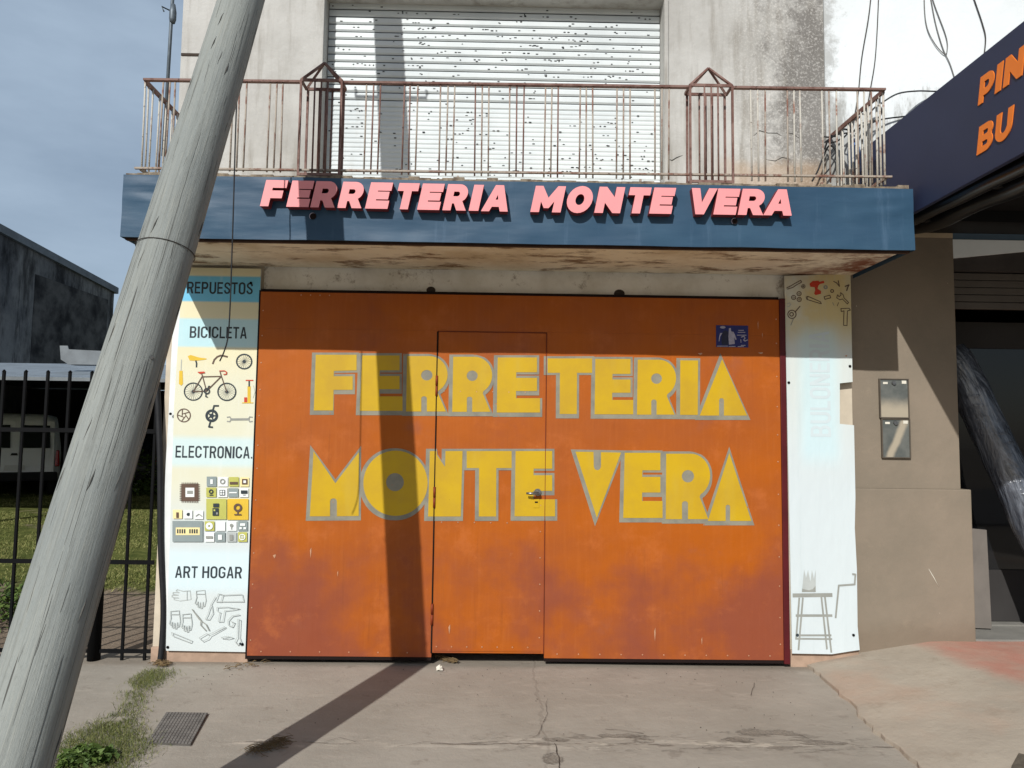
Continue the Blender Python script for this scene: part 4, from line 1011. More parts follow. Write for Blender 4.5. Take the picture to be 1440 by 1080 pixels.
def build_right_poster():
    t = thing('poster', (2.39, 0, .1), 'white printed metal poster sheet with a square notch beside the brown pillar', 'poster')
    Y = .0
    px = [(1103,388),(1196,385),(1199,537),(1181,539),(1181,596),(1201,598),(1203,700),(1202,742),(1205,800),(1206,880),(1209,914),(1195,916),(1170,920),(1114,919)]
    mb = MB(); sheet(mb, px, Y, 0, .006); mb.done('poster_sheet', [m_poster_right(), M['sheet_edge']], t)
    YI = Y-.001
    p = aty(1140, 614, YI); q = aty(1166, 466, YI); word_flat('BULONERIA', p.x, q.x, p.z, q.z, YI, M['ink_ghost'], t, rot=True)
    k = Ink(YI, 3.72, 1090, 370)
    k.fill([(180,108),(196,94),(226,92),(232,98),(254,92),(258,104),(234,110),(226,118),(222,134),(240,146),(240,160),(212,168),(204,160),(210,140),(206,126),(184,124)], 'ink_red')
    c = 'ink_brown'; N2 = lambda nm: (k.done(nm, t), Ink(YI, 3.72, 1090, 370))[1]; k = N2('drill_picture')
    k.line([(60,130),(84,118),(104,106),(134,90),(138,100),(112,114),(92,128),(64,136)],4,c); k.disc(147,122,11,c,8); k.disc(147,122,5,c,2); k = N2('spanner_picture')
    for cx, cy, r in ((97,180,13),(125,160,13),(126,190,13)): k.disc(cx,cy,r,c,r-4); k.disc(cx,cy,5,c,3)
    k = N2('nuts_picture')
    k.line([(162,178),(172,174),(236,202),(242,212),(230,210),(166,190),(162,178)],4,c); k.line([(172,174),(168,190)],3,c)
    k = N2('pencil_picture')
    k.disc(264,126,11,'ink_grey',4); k.disc(298,146,10,c,5); k.line([(306,96),(322,104),(336,122),(330,92)],5,c); k.line([(366,122),(386,114),(380,126),(374,144)],6,c)
    k.line([(256,176),(286,168),(290,182),(260,190),(256,176)],4,c)
    k = N2('screws_picture')
    k.line([(326,166),(322,182),(338,192),(352,188),(378,214),(384,206),(360,182),(356,166),(342,154),(344,168),(334,176),(326,166)],4,c)
    k.line([(300,206),(308,222)],3,'ink_grey'); k.line([(324,224),(332,206)],3,c)
    k = N2('spanner_picture')
    k.line([(344,238),(386,236),(394,246),(378,250),(376,326),(358,326),(360,250),(346,254),(344,238)],4,c)
    k = N2('hammer_picture')
    k.disc(88,268,24,c,19); k.disc(86,268,12,c,7); k.line([(104,256),(130,226)],5,c); k.line([(96,290),(82,324)],4,'ink_grey')
    k.line([(64,214),(74,208),(82,216),(72,228),(64,226)],4,'ink_pale')
    k.done('tape_picture', t)
    k = Ink(YI, 3.6, 1090, 640); c = 'ink_grey'
    for a, b, w in (([(94,710),(284,708)],None,19),([(108,812),(286,812)],None,12),([(106,912),(282,912)],None,9),([(104,929),(286,931)],None,8),([(122,724),(106,930)],None,9),([(140,724),(118,984)],None,9),([(234,720),(262,980)],None,9),([(252,720),(284,996)],None,9),([(306,822),(322,660),(402,654),(406,604),(392,602)],None,9)): k.line(a, w, c)
    k.fill([(135,690),(205,690),(205,578),(196,628),(186,580),(178,640),(166,580),(156,620),(146,578),(140,640)],'ink_pale'); k.fill([(135,692),(205,692),(204,662),(190,678),(170,684),(136,676)],c)
    k.disc(112,911,8,'ink')
    k.done('stool_sketch', t)
    for a, b in ((1109,538),(1195,515),(1200,893)):
        p = aty(a, b, Y); mb = MB(); mb.tube([(p.x, Y, p.z), (p.x, Y-.006, p.z)], .010, 8); mb.done('screw', M['black'], t)
    return t

def build_sticker():
    t = thing('sticker', tuple(aty(1029, 472, 0)), 'small blue printed sticker stuck high on the right of the orange gate', 'sticker')
    a = aty(1007, 488, 0); b = aty(1052, 458, 0); Y = -.0016
    mb = MB(); mb.box((a.x, Y, a.z), (b.x, -.0003, b.z)); mb.done('sticker_sheet', M['sticker'], t)
    k = Ink(Y, 19.64, 995, 445)
    k.fill([(400,470),(440,400),(500,380),(570,420),(575,790),(390,780),(380,600)],'sticker_dk'); k.fill([(350,460),(410,455),(345,560),(325,690),(305,690),(325,540)],'sticker_lt'); k.disc(420,300,75,'sticker_lt',0,34)
    k.fill([(590,330),(640,320),(650,410),(720,430),(760,520),(800,630),(770,650),(735,580),(750,760),(590,780),(575,560)],'sticker_lt')
    for x0,x1,y in ((850,1000,385),(835,1040,440),(810,1070,518),(920,1045,800),(830,1000,832),(265,560,820),(580,770,828)): k.rect(x0,y-10,x1,y+10,'sticker_lt')
    k.line([(930,570),(1000,548),(1035,600),(990,650),(1030,680),(1105,650)],26,'sticker_lt'); k.line([(915,640),(920,720)],20,'sticker_lt')
    k.done('sticker_print', t)

# ================================================================== NEIGHBOUR SHOP
NY = .10
def build_neighbour():
    t = thing('neighbour_shop', (4.5, .3, 0), 'neighbouring shop with brown pillar, white upper wall and dark open front', 'building')
    mb = MB()
    mb.box((2.657, NY, 1.30), (3.485, .5, 3.23)); mb.box((2.657, NY-.035, -.02), (3.545, .5, 1.299), .008)
    mb.done('pillar', M['brown'], t)
    mb = MB(); mb.box((2.657, NY-.002, 3.231), (3.485, .5, 3.30)); mb.done('pillar_sunlit_strip', simple('pillar_sunlight_beige', rgb(196,178,150), .8, .08, 4, .1), t)  # sunlit top strip of the pillar, painted in as pale beige
    mb = MB(); mb.box((2.492, WY-.008, 3.301), (9.5, 9, 7.6)); mb.box((2.66, .45, 3.0), (9.5, .9, 3.3)) if False else None
    mb.done('upper_wall', M['white_wall'], t)
    # lintel: slate band, sunlit area painted pale down to a slanting shadow line, charcoal render
    mb = MB(); mb.box((3.486, NY+.02, 3.225), (9.5, .5, 3.30)); mb.done('lintel_band', M['blueband'], t)
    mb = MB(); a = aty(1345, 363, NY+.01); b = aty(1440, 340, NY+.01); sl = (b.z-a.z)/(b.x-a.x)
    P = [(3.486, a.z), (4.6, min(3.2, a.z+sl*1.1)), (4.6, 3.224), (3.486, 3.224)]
    mb.poly([P], lambda u, v, w: (u, NY+.012+w, v), 0, .02, 0); mb.done('lintel_sunlit_area', M['lightblue'], t)
    mb = MB(); mb.box((3.486, NY+.034, 2.985), (9.5, .5, 3.2245)); mb.done('lintel', M['charcoal'], t)
    mb = MB(); p = aty(1306, 800, NY-.036); q = aty(1320, 825, NY-.036); mb.tube([p, p.lerp(q, .5)+Vector((.002, 0, 0)), q], [.001, .003, .002], 5); mb.done('wall_scratch', M['paper'], t)
    # rolled shutter slats at the head of the opening
    mb = MB()
    for i in range(5): mb.box((3.49, .16+.004*i, 2.69+i*.058), (9.4, .2, 2.69+i*.058+.054), .006)
    mb.done('roller_shutter', M['slat_brown'], t)
    # interior
    mb = MB()
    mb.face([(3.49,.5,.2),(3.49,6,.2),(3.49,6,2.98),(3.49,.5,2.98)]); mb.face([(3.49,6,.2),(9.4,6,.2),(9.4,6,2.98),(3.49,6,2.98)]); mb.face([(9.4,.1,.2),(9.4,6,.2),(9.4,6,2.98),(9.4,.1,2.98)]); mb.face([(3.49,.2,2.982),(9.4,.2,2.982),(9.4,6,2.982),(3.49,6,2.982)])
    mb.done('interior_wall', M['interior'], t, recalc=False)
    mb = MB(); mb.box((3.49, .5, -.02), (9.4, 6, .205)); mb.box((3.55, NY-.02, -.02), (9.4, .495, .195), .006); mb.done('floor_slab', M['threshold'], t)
    # glazed front set back in the opening
    mb = MB(); mb.box((3.50, .62, .62), (9.3, .63, 2.44)); mb.done('shop_window', M['glass'], t)
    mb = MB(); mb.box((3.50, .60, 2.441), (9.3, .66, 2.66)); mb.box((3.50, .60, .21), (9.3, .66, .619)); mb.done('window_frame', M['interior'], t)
    # awning sign box
    X = 2.705; s = thing('awning_sign', (X, -.9, 3.15), 'navy awning with orange lettering jutting towards the street over the neighbouring shop', 'sign')
    mb = MB(); mb.box((X, -2.3, 3.155), (X+.03, NY-.03, 3.845), .003); mb.done('side_panel', M['navy'], s)
    mb = MB(); mb.box((X+.031, -2.3, 3.155), (9.4, -2.27, 3.845), .003); mb.done('front_panel', M['navy'], s)
    mb = MB(); mb.box((X+.032, -2.268, 3.26), (9.4, NY-.03, 3.29)); mb.done('soffit', M['soffit_dark'], s)
    for k in range(3):
        mb = MB(); y = -.5-.7*k; mb.box((X+.033, y, 3.18), (9.3, y+.05, 3.259)); mb.done('soffit_beam', M['soffit_dark'], s)
    SH = .22
    for word, z0, y0, h in (('PIN', 3.566, -1.445, .145), ('BU', 3.285, -1.418, .148)):
        y = y0
        for ch in word:
            w = {'P': .118, 'I': .042, 'N': .142, 'B': .124, 'U': .130}[ch]
            m2 = MB(); L2 = [[(u*w, v*h) for u, v in l] for l in glyph(ch)]; L2 = [offset_poly(L2[0], .003)]+[offset_poly(l, -.002) for l in L2[1:]]
            m2.poly(L2, lambda u, v, k_: (X-.006+k_, y-u-v*SH, z0+v), 0, .005, 0); m2.done('letter', M['signorange'], s)
            y -= w+.026
    return t

def build_rolls():
    # rolled black tarpaulins tied up under the awning
    for i, (x0, z0, x1, z1, r) in enumerate(((2.80, 3.19, 2.86, 3.16, .055), (3.02, 3.21, 3.12, 3.175, .07))):
        mb = MB(); n = 30; pts = []; rs = []
        for k in range(n+1):
            u = k/n; pts.append((x0+(x1-x0)*u+.012*noise.noise((u*5, i, 0)), -.14-2.1*u, z0+(z1-z0)*u+.02*noise.noise((u*4, i, 3)))); rs.append(r*(1+.12*noise.noise((u*7, i, 9)))*min(1, .45+u*6))
        mb.tube(pts, rs, 14)
        o = mb.done('tarpaulin_roll', M['tarp'])
        tag(o, ('thin black tarpaulin roll tied beneath the navy awning edge', 'thicker black tarpaulin roll further in beneath the navy awning')[i], 'tarpaulin', 'tarpaulin rolls under the awning'); recentre(o)
    # leaning plastic wrapped roll in the shop entrance
    a = Vector((3.60, .36, 2.40)); b = Vector((4.33, -.02, .20)); n = 34
    mb = MB(); pts = []; rs = []
    for k in range(n+1):
        u = k/n; pts.append(a.lerp(b, u)+Vector((.01*noise.noise((u*6, 1, 0)), .01*noise.noise((u*6, 4, 0)), 0))); rs.append((.13+.02*u)*(1+.06*noise.noise((u*9, 3, 3)))*(.75 if k == 0 else (.93 if k == 1 else 1)))
    rings = mb.tube(pts, rs, 28)
    for rg in rings:
        for v in rg: v.co += v.co.normalized()*0 + Vector((noise.noise(v.co*9), noise.noise(v.co*9+Vector((5, 0, 0))), 0))*.008
    o = mb.done('wrapped_roll', M['plastic']); tag(o, 'thick roll wrapped in shiny black plastic leaning in the shop entrance', 'roll'); recentre(o)
    # leaning board behind it
    mb = MB(); mb.hexa([(3.57,.40,.205),(3.86,.36,.205),(3.86,.39,.205),(3.57,.43,.205),(3.55,.55,.98),(3.95,.52,.95),(3.95,.55,.95),(3.55,.58,.98)], .004)
    o = mb.done('leaning_board', M['board']); tag(o, 'grey brown board leaning low inside the shop entrance beside the pillar', 'board'); recentre(o)
    mb = MB(); mb.box((3.552, .42, .205), (3.60, .52, .50), .004); mb.box((3.555, .425, .501), (3.595, .515, .56), .004)
    o = mb.done('white_box', M['whitepaint']); tag(o, 'narrow white box on the shop floor right behind the pillar', 'box'); recentre(o)

def build_meters():
    for i, (x0, y0, x1, y1, lab) in enumerate(((1236,533,1276,588,'upper glazed meter box on the brown pillar with cloudy lower half'), (1239,589,1278,644,'lower glazed meter box on the brown pillar with a pale streak'))):
        a = aty(x0, y1, NY); b = aty(x1, y0, NY); Y = NY
        t = thing('meter_box', ((a.x+b.x)/2, Y, a.z), lab, 'meter box', 'meter boxes on the pillar')
        mb = MB(); f = .008
        mb.box((a.x, Y-.022, a.z), (a.x+f, Y+.0, b.z), .002); mb.box((b.x-f, Y-.022, a.z), (b.x, Y, b.z), .002); mb.box((a.x+f, Y-.022, a.z), (b.x-f, Y, a.z+f), .002); mb.box((a.x+f, Y-.022, b.z-f), (b.x-f, Y, b.z), .002)
        mb.done('box_frame', simple('meter_frame', rgb(100,92,82), .5, .1, 10, .05, .3), t)
        g = NT('meter_cover_%s' % ('cloudy' if i == 0 else 'streaked')); x = g.xyz()
        mid = a.z+(b.z-a.z)*.33
        if i == 0: m = g.ramp(g.math('ADD', x[2], g.math('MULTIPLY', g.noise(9, 4), .08)), mid, mid+.12, 1, 0)
        else: m = g.ramp(g.math('ABSOLUTE', g.math('SUBTRACT', g.math('ADD', x[0], g.math('MULTIPLY', g.noise(5, 3), .05)), g.math('ADD', (a.x+b.x)/2-.03, g.math('MULTIPLY', g.math('SUBTRACT', x[2], a.z), .45)))), .012, .045, 1, 0)
        mt = g.fin(g.mix(m, g.mix(g.ramp(g.noise(8, 5), .35, .7), rgb(84,88,86), rgb(104,106,102)), rgb(166,156,138)), .25, 0, .5)
        mb = MB(); mb.box((a.x+f, Y-.014, a.z+f), (b.x-f, Y-.002, b.z-f)); gl = mb.done('cover', mt, t)
        zt = b.z-f
        mb = MB(); mb.box((a.x+.03, Y-.0165, zt-.034), (a.x+.065, Y-.0141, zt-.018)); mb.done('number_label', M['paper'], gl); mb = MB(); mb.box((b.x-.052, Y-.0165, zt-.03), (b.x-.018, Y-.0141, zt-.006)); mb.done('number_label', M['paper'], gl)
        mb = MB(); cx = (a.x+b.x)/2; mb.tube([(cx, Y-.0141, zt-.026), (cx, Y-.026, zt-.026)], [.018, .014], 14); mb.done('lock_knob', M['steel'], gl)

# ================================================================== POLE, CABLES
PB = Vector((-1.674, -3.059, 0)); PD = Vector((.051, .377, 1.))
def pole_pt(z): return PB+PD*z
def build_pole():
    t = thing('utility_pole', tuple(PB), 'leaning weathered grey wooden utility pole crossing the left of the shopfront', 'pole')
    mb = MB(); n = 28; rings = []; zs = [-.3+.12*i for i in range(80)]
    d = PD.normalized(); a = Vector((1, 0, 0)); a = (a-d*a.dot(d)).normalized(); b = d.cross(a)
    for z in zs:
        r = .1335-.0046*max(z, 0); c = pole_pt(z); ring = []
        for k in range(n):
            th = 2*pi*k/n; u = a*cos(th)+b*sin(th)
            rr = r*(1+.028*noise.noise((cos(th)*1.2, sin(th)*1.2, z*.5))+.012*noise.noise((cos(th)*3, sin(th)*3, z*1.7)))
            ring.append(mb.bm.verts.new(c+u*rr))
        rings.append(ring)
    for i in range(len(zs)-1):
        for k in range(n):
            f = mb.bm.faces.new([rings[i][k], rings[i][(k+1) % n], rings[i+1][(k+1) % n], rings[i+1][k]]); f.smooth = True
    mb.bm.faces.new(rings[-1])
    def sp(th, z, lift=0.):
        r = .1335-.0046*max(z, 0)
        rr = r*(1+.028*noise.noise((cos(th)*1.2, sin(th)*1.2, z*.5))+.012*noise.noise((cos(th)*3, sin(th)*3, z*1.7)))+lift
        return pole_pt(z)+(a*cos(th)+b*sin(th))*rr
    # drying splits, knots and the binding groove belong to the shaft's surface
    random.seed(15)
    front = math.atan2(b.dot(CAMP-pole_pt(1.6)), a.dot(CAMP-pole_pt(1.6)))
    for i in range(95):
        th = front+random.uniform(-1.45, 1.45) if i < 85 else random.uniform(0, 6.28); z = random.uniform(.3, 4.3); L = random.choice((.06, .1, .15, .25, .4, .7)); w = random.uniform(.0003, .00075)
        n_ = max(4, int(L/.05)); dr = random.uniform(-.05, .05)
        mb.tube([sp(th+dr*k/n_+.012*noise.noise((k*.7, i, 0)), z+L*k/n_) for k in range(n_+1)], [.0002]+[w*random.uniform(.6, 1.5) for _ in range(n_-1)]+[.0002], 5, mi=1)
    for i in range(18):
        th = front+random.uniform(-1.3, 1.3); z = random.uniform(.4, 4.2); w = random.uniform(.0016, .0048)
        mb.tube([sp(th+.03*k*random.uniform(.3, 1), z+.022*k) for k in range(-2, 3)], [.0003, w*.5, w, w*.6, .0003], 7, mi=1)
    mb.done('pole_shaft', [M['pole'], M['split']], t)
    def surf(px, py, lift=.001):
        D = ray(px, py)
        for i in range(700):
            p = CAMP+D*(2.0+i*.004); z = ((p-PB).dot(PD))/PD.length_squared
            if (p-pole_pt(z)).length < .1335-.0046*max(z, 0)+lift: return p
    # binding wire, nail
    zc = 2.47; mb = MB(); P = []
    for k in range(41):
        th = 2*pi*k/40; P.append(pole_pt(zc+.012*sin(th*1.))+(a*cos(th)+b*sin(th))*.1262)
    mb.tube(P, .0022, 6, cap=False); mb.done('binding_wire', M['thinwire'], t)
    p = surf(213, 503)
    if p: mb = MB(); mb.tube([p, p+(CAMP-p).normalized()*.008], [.009, .007], 10); mb.done('nail_head', M['steel'], t)
    # steel hooks above the picture (their shadows fall on the shutter)
    for z, l in ((5.27, .15), (5.80, .15)):
        c = pole_pt(z); mb = MB(); mb.tube([c+Vector((-l-.13, .02, .06)), c+Vector((-l-.13, .02, 0)), c+Vector((l+.13, .02, 0)), c+Vector((l+.13, .02, .06))], .012, 8); mb.done('hook_bar', M['steel'], t)
    return t

def cable(name, pts, r, mat, label, cat, group=None, n=6, sub=8):
    # smooth through points (Catmull-Rom)
    P = [Vector(p) for p in pts]; out = []
    for i in range(len(P)-1):
        p0, p1, p2, p3 = P[max(i-1, 0)], P[i], P[i+1], P[min(i+2, len(P)-1)]
        for k in range(sub):
            t_ = k/sub; out.append(.5*((2*p1)+(p2-p0)*t_+(2*p0-5*p1+4*p2-p3)*t_**2+(3*p1-p0-3*p2+p3)*t_**3))
    out.append(P[-1]); mb = MB(); mb.tube(out, r, n); o = mb.done(name, mat); tag(o, label, cat, group); return recentre(o)
def build_cables():
    E = lambda a, b: aty(a, b, -1.3)
    top = pole_pt(5.03)+Vector((.02, -.1, 0))
    cable('hanging_wire', [(top.x-.02, top.y, 5.0), E(341,40), E(333,140), E(328,300), E(324,420), E(321,470), E(316,492), E(309,508)], .004, M['rubber'], 'thin black wire hanging from the pole in front of the blue sign', 'wire')
    Y = WY-.035
    cable('black_cable_conduit', [aty(220,520,Y), aty(225,640,Y), aty(226,760,Y), aty(230,850,Y), aty(228,905,Y-.01), aty(224,940,Y-.03)], .0215, M['rubber'], 'thick black cable sleeve standing upright at the left corner of the shop', 'cable', n=10)
    # grey service conduit at the upper left corner
    t = thing('service_conduit', (-2.57, WY, 4.2), 'grey vertical service conduit with insulator clamp beside the upper facade corner', 'conduit')
    mb = MB(); x = aty(241, 60, WY).x; mb.tube([(x-.02, WY, 3.75), (x, WY, 5.7)], .013, 10); mb.done('pipe', M['conduit'], t)
    mb = MB(); p = aty(243, 22, WY); mb.tube([p+Vector((0, 0, -.06)), p+Vector((0, 0, -.03)), p+Vector((0, 0, .03)), p+Vector((0, 0, .09))], [.018, .026, .026, .016], 12); mb.tube([p+Vector((0, 0, .03)), p+Vector((-.08, -.02, .06)), p+Vector((-.06, -.02, .02))], .006, 6); mb.done('clamp', M['conduit'], t)
    g = 'cables on the white wall'; Yw = WY-.02
    W = lambda a, b, y=Yw: aty(a, b, y)
    cable('wall_cable', [W(1228,-40), W(1222,20), W(1212,80), W(1207,130), W(1200,175), W(1196,205)], .0042, M['thinwire'], 'left of two cables running up the white wall behind the railing corner', 'cable', g)
    cable('wall_cable', [W(1236,-40), W(1235,10), W(1231,80), W(1224,125), W(1218,160)], .0038, M['thinwire'], 'right of two cables running up the white wall behind the railing corner', 'cable', g)
    cable('wall_cable', [W(1300,-40), W(1300,10), W(1304,40), W(1315,62), W(1328,76), W(1332,70), W(1330,50), W(1312,0), W(1304,-40)], .0036, M['greywire'], 'looped pale cable hanging on the white wall above the navy sign', 'cable', g)
    cable('wall_cable', [W(1306,-20), W(1315,30), W(1326,68), W(1336,90), W(1344,115)], .0036, M['greywire'], 'straight pale cable crossing the loop on the white wall', 'cable', g)
    cable('wall_cable', [W(1360,-30), W(1372,5), W(1382,35), W(1386,55), W(1383,84)], .0045, M['thinwire'], 'dark cable dropping down the white wall to the navy sign', 'cable', g)
    cable('wall_cable', [aty(1238,146,-.4), aty(1262,132,-.2), aty(1290,128,-.05), W(1325,128), W(1340,120)], .006, M['rubber'], 'thick black cable arching from the railing corner to the navy sign', 'cable', g)
    cable('wall_cable', [aty(1160,200,-.1), aty(1175,190,-.05), aty(1195,186,-.1), aty(1215,178,-.1), aty(1240,168,0), W(1280,163)], .006, M['rubber'], 'black cable running level behind the railing corner', 'cable', g)
    random.seed(6)
    for k, lab in enumerate(('upper slack black cable bundled behind the railing corner', 'lower slack black cable bundled behind the railing corner')):
        pts = [aty(1158+6*i+random.uniform(-3, 3), 205-10*k-3.2*i+random.uniform(-7, 7), -.02-.02*(i % 3)) for i in range(15)]
        cable('wall_cable', pts, .0065, M['rubber'], lab, 'cable', g)
    cable('wall_cable', [aty(1142,255,-.02), aty(1150,240,-.03), aty(1156,225,-.03), aty(1166,205,-.03), aty(1176,215,-.03), aty(1168,235,-.03), aty(1152,252,-.03)], .0065, M['rubber'], 'black cable curling up from the balcony floor by the mouldy wall', 'cable', g)
    t = thing('water_bottle', tuple(aty(1201,225,-.12)), 'blue plastic bottle hanging among the cables behind the railing corner', 'bottle')
    c = aty(1201,232,-.12); mb = MB(); mb.tube([c+Vector((0,0,k)) for k in (-.01, 0, .09, .13, .15, .17)], [.035, .045, .045, .042, .025, .012], 16); mb.done('bottle_body', M['waterblue'], t)
    mb = MB(); mb.tube([c+Vector((0,0,.17)), c+Vector((0,0,.20))], .014, 12); mb.done('bottle_cap', M['navy'], t)
    mb = MB(); c2 = aty(1325,175,WY-.08); 
    
# ================================================================== LEFT YARD
def build_fence():
    t = thing('iron_fence', (-4.5, .06, 0), 'black iron bar fence closing the grassy yard beside the shop', 'fence')
    Y = .06; x = -2.555; i = 0
    while x > -9.:
        if abs(x+2.92) > .1:
            mb = MB(); mb.sqbar((x, Y, .0), (x+.01*noise.noise((x*3, 0, 0)), Y, 2.085), .018)
            mb.tube([(x, Y, 2.085), (x, Y, 2.10)], [.015, .004], 6); mb.done('bar', M['black'], t)
        x -= .1625; i += 1
    for z in (1.655, .70):
        mb = MB(); mb.box((-9, Y-.016, z-.016), (-2.51, Y-.0112, z+.016)); mb.done('cross_rail', M['black'], t)
    for px in (-2.92, -5.4, -7.9):
        mb = MB(); mb.tube([(px, Y, -.02), (px, Y, 2.14)], .045, 16); mb.tube([(px, Y, 2.14), (px, Y, 2.155)], [.05, .02], 16); mb.done('post', M['black'], t)
    mb = MB(); mb.box((-9, Y-.011, .05), (-2.51, Y+.011, .075)) ; mb.done('bottom_rail', M['black'], t)
def build_warehouse():
    t = thing('mouldy_warehouse', (-16, 24, 0), 'large warehouse with black mould stained wall beyond the yard', 'building')
    c = aty(161,404,21.); X = c.x; zt0 = aty(161,404,21.).z
    a = atx(0,317,X); 
    sl = (a.z-zt0)/(a.y-21.); y0 = 6.
    def zt(y): return zt0+sl*(y-21.)
    mb = MB(); mb.hexa([(X-9, y0, 0), (X, y0, 0), (X, 21, 0), (X-9, 21, 0), (X-9, y0, zt(y0)-.22), (X, y0, zt(y0)-.22), (X, 21, zt(21)-.22), (X-9, 21, zt(21)-.22)]); mb.done('wall', M['mould'], t)
    mb = MB(); mb.hexa([(X-9, y0, zt(y0)-.219), (X+.1, y0, zt(y0)-.219), (X+.1, 21.1, zt(21)-.219), (X-9, 21.1, zt(21)-.219), (X-9, y0, zt(y0)), (X+.1, y0, zt(y0)), (X+.1, 21.1, zt(21)), (X-9, 21.1, zt(21))]); mb.done('roof_edge', M['cap'], t)
    p = [(20.9, 4.2)]
    mb = MB(); mb.box((X+.001, 16.5, 1.0), (X+.012, 20.6, zt(18)-.75)); mb.done('render_patch', simple('grey_render_patch', rgb(96,94,91), .9, .3, 1.6, .3, c2=rgb(26,26,28)), t)
def build_shed():
    t = thing('open_shed', (-9, 13, .25), 'open fronted shed with corrugated metal roof sheltering parked vehicles', 'shed')
    Y = 5.7; f = aty(60,530,Y); b = aty(60,511,9.5); zf, zb = f.z, f.z+(b.z-f.z)*11.3/3.8-.28
    zb = b.z
    mb = MB(); mb.hexa([(-16, Y, zf-.03), (-2.6, Y, zf-.03), (-2.6, 9.5, zb-.03), (-16, 9.5, zb-.03), (-16, Y, zf), (-2.6, Y, zf), (-2.6, 9.5, zb), (-16, 9.5, zb)]); mb.hexa([(-16, 9.501, zb-.06), (-2.6, 9.501, zb-.06), (-2.6, 17, zb-.06), (-16, 17, zb-.06), (-16, 9.501, zb-.01), (-2.6, 9.501, zb-.01), (-2.6, 17, zb-.01), (-16, 17, zb-.01)]); mb.done('roof', M['zinc'], t)
    mb = MB(); mb.box((-16, Y-.02, zf-.055), (-2.6, Y-.001, zf-.004)); mb.done('fascia', M['cap'], t)
    mb = MB(); mb.box((-16, 16.5, .1), (-2.6, 16.7, zb-.1)); mb.box((-2.75, Y+.3, .1), (-2.6, 16.5, zf-.06)); mb.done('back_wall', M['interior'], t)
    for x in (-12.2, -8.15, -3.4):
        mb = MB(); mb.box((x-.07, Y+.05, .1), (x+.07, Y+.19, zf-.055), .01); mb.done('shed_post', M['interior'], t)
    # pale gutter trough lying on the roof
    a = aty(84,486,7.); c = aty(145,513,7.)
    g = thing('gutter_trough', ((a.x+c.x)/2, 7.05, c.z), 'pale sheet metal gutter trough lying on the corrugated shed roof', 'gutter')
    mb = MB(); P = [(a.x, a.z), (a.x+.13, a.z), (a.x+.15, a.z-.06), (c.x+.6, a.z-.10), (c.x+.6, c.z), (a.x+.16, c.z), (a.x+.03, c.z+.08)]
    mb.poly([P], lambda u, v, w: (u, 7.+w, v), 0, .02, 0); mb.poly([[(p[0], p[1]*.25+c.z*.75) for p in P]], lambda u, v, w: (u, 7.2+w, v), 0, .02, 0); mb.done('trough', M['cap'], g)
